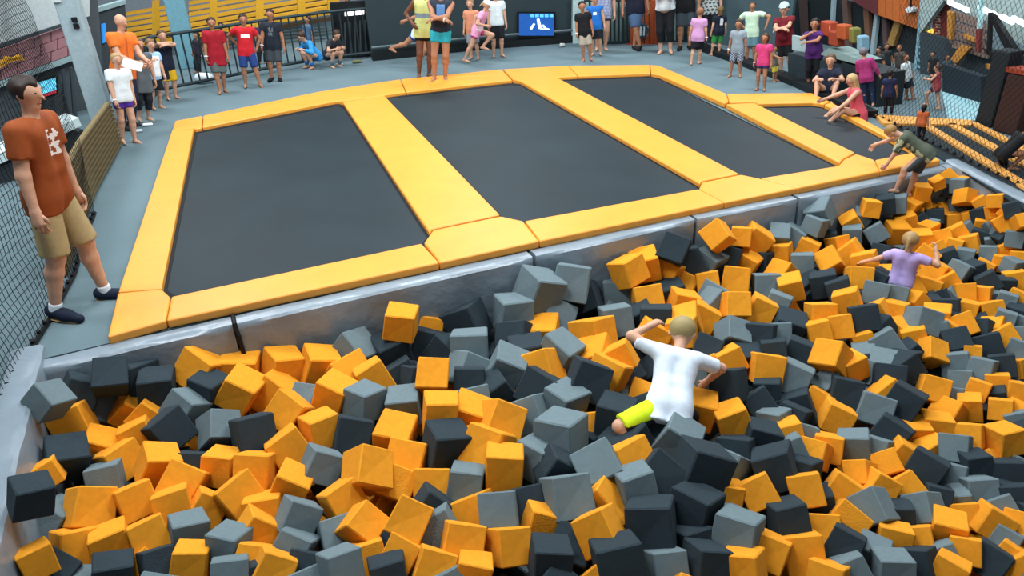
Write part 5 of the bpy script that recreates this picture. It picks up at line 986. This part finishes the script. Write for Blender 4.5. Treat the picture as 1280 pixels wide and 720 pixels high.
for i, (fx, fy, hx, hy_, c1_, c2_, lb) in enumerate(((1100, 112, 1099, 58, '2E3436', '181C20', 'adult in charcoal standing behind the magenta hooded woman'), (1126, 104, 1124, 56, '4A4440', '1C2024', 'adult in brown with ginger hair beyond the boy in white'), (1108, 104, 1108, 54, '20262A', '20262A', 'adult in black at the rear of the dark opening'),
        (1168, 106, 1166, 64, '1E2226', '1E2226', 'dark clothed adult beside the lattice column'), (1186, 108, 1184, 68, '3A4A50', '1C2024', 'adult in slate grey by the navy barrier'), (1196, 112, 1194, 78, '6A8CA8', '1C2024', 'person in pale blue seated beyond the navy barrier'), (1206, 114, 1205, 84, 'B0A84A', '1C2024', 'person in yellow beyond the navy barrier'))):
    person(lb, (fx, fy), (hx, hy_), face=(i*37) % 90-45, top=c1_, bottom=c2_, hair='8A4A28' if i == 1 else '1C1614', skin='m', legs='pants', vox=0.02, group='far spectators')
for i, (fx, fy, hx, hy_, c1_, lb) in enumerate(((248, 92, 246, 40, '2A2430', 'dark haired spectator behind the railing by the teal pillar'), (277, 84, 276, 28, '20242C', 'spectator in black behind the railing between the red shirts'), (386, 74, 384, 20, '4A6A8C', 'spectator in denim blue behind the railing near bleachers'),
        (328, 80, 327, 24, '3A2A48', 'spectator in dark purple behind the railing beside the black t-shirt'), (436, 66, 432, -6, '2A2E34', 'adult in dark jacket and pale jeans behind the railing'))):
    person(lb, (fx, fy), (hx, hy_), face=(i*47) % 90-45, top=c1_, bottom='6A88A0' if i == 4 else '22262C', hair='1C1614', skin='m', legs='pants', vox=0.018, group='spectators behind the railing')
person('person crouching in bright blue jacket behind the railing', (398, 84), (392, 40), face=-60, top='3A9ADC', bottom='2A6AB0', hair='3A2A20', height=1.3, legs='pants', sleeve=2, vox=0.018, pose=S(hipdz=-0.3, feet={1: (.08, .15, 0), -1: (-.08, .15, 0)}, spine=(0, .7, 1), hands={1: (.1, .3, .35), -1: (-.1, .3, .35)}, knee={1: (.2, 1, .4), -1: (-.2, 1, .4)}))
person('person in dark top crouching beside the blue jacket', (412, 83), (410, 42), face=40, top='2A2C34', bottom='5A6A78', hair='3A2A20', height=1.3, legs='pants', vox=0.018, pose=S(hipdz=-0.3, feet={1: (.08, .15, 0), -1: (-.08, .15, 0)}, spine=(0, .6, 1), hands={1: (.1, .3, .35), -1: (-.1, .3, .35)}, knee={1: (.2, 1, .4), -1: (-.2, 1, .4)}))
# papers held by the bald man
pp = VP(168, 77, G(158, 160), G(230, 160)); o = MB(); o.box(pp-np.array([0.0, 0.3, 0]), (0.28, 0.2, 0.012), Matrix.Rotation(0.4, 3, 'Y')@Matrix.Rotation(0.5, 3, 'X')); tag(o.build('paper_sheet', cm('F4F8FA')), 'white sheets of paper held by the bald man in orange', 'paper')
# shoes left at the deck edge, small things on deck
for i, (x, y, c_, lb) in enumerate(((172, 166, 'DDE4E8', 'white soled shoe left on the deck beside the waiting children'), (185, 158, 'E4E8EA', 'white soled shoe further along the deck edge by the children'), (447, 79, '6A6A48', 'olive folded towel at the foot of the railing'), (425, 82, 'C8CCC8', 'small pale shoe left of the olive towel'), (703, 59, 'B8BCB8', 'small white ball at the foot of the dark wall'), (257, 104, 'E0ECF4', 'white bag on the floor behind the railing'))):
    p = G(x, y); Vt, Q = field_mesh([(np.array([-.07, 0, .045]), np.array([.08, 0.02, .04]), .05, .04, .02, [])] if i != 5 else [(np.array([-.1, 0, .14]), np.array([.1, 0, .12]), .14, .13, .05, [])], 0.012, [(np.zeros(3), np.array([0, 0, -1.]))])
    o = np_obj(['shoe', 'shoe', 'folded_towel', 'shoe', 'ball', 'bag'][i], Vt, Q, [cm(c_)], None); o.location = (p[0], p[1], 0.003 if i != 5 else 0.0)
    o.scale = [(.7, .6, .6), (.7, .6, .6), (1, 1, .8), (.7, .6, .6), (0.6, 1, 1), (.8, .8, .8)][i]
    tag(o, lb, ['shoe', 'shoe', 'towel', 'shoe', 'ball', 'bag'][i])
#=PITKIDS
# boy in camouflage bending over the pit edge
bz = -0.2
pb = G(1131, 247, bz)
tocam = (CAMP-pb)[:2]; 
ct, ci = person('boy in a camouflage t-shirt and grey shorts climbing out of the pit', None, None, base=pb, height=1.12, face=-92, top='4A5244', bottom='3E4C54', hair='94703F', hairs='short', skin='l', kid=1.2, sleeve=0.9,
       print_=('A4A688', -0.2, 0.2, 0.4, 0.9, 1, 85), pose=S(spine=(0, 0.8, 0.5), feet={1: (0.05, -0.02, 0), -1: (-0.06, 0.1, 0.06)}, hands={1: (0.1, 0.46, 0.5), -1: (-0.12, 0.25, 0.36)}, handdir={1: (0, 0.6, -1), -1: (0, .6, -1)}, hipy=-0.1, head_pitch=25, elbow={1: (.5, -.4, -.3), -1: (-.5, -.4, -.3)}))
# girl in lavender, back to camera, hip deep in cubes
gp = G(1127, 350, -0.47); gt = person('small girl in a lavender t-shirt and blue shorts wading in the foam cubes', None, None, base=(gp[0], gp[1], -1.07), height=1.14, face=172, top='B8A4DC', bottom='2C4496', hair='A08458', hairs='tail', kid=1.3, sleeve=0.6, legs='short_shorts',
       pose=S(hands={-1: (-0.40, 0.05, 0.60), 1: (0.2, 0.14, 0.86)}, elbow={-1: (-.5, -.3, -1), 1: (1, 0, -.6)}, hipdz=0.0, spine=(-.02, 0.03, 1)))
# boy in white lying on the cubes
wp = G(836, 512, -0.36)
wt = person('boy in white t-shirt crawling over the foam cubes, lime stripe on shorts', None, None, base=(wp[0], wp[1]+0.0, -0.70), height=1.55, face=-165, top='DCE8F4', bottom='23292F', hair='9A8A5C', kid=1.3, sleeve=0.75, hem=0.40, longtop=0.01, fine=True,
       pose=S(hipdz=-0.26, hipx=0.0, spine=(0.3, 0.8, 0.62), feet={-1: (-0.12, -0.16, 0.0), 1: (0.1, -0.1, 0.0)}, knee={-1: (-1, 0.25, 0.9), 1: (0.3, 1, 0)}, hands={-1: (-0.03, 0.40, 0.5), 1: (0.26, 0.26, 0.2)}, elbow={-1: (-1, .0, .1), 1: (1, 0, 0)}, head_yaw=15, head_pitch=15,
              bottom_print=('D4F01E', -1, 0.23)))
print('PEOPLE', NPEOPLE[0], 'cubes', n, 'labels', len(labels))
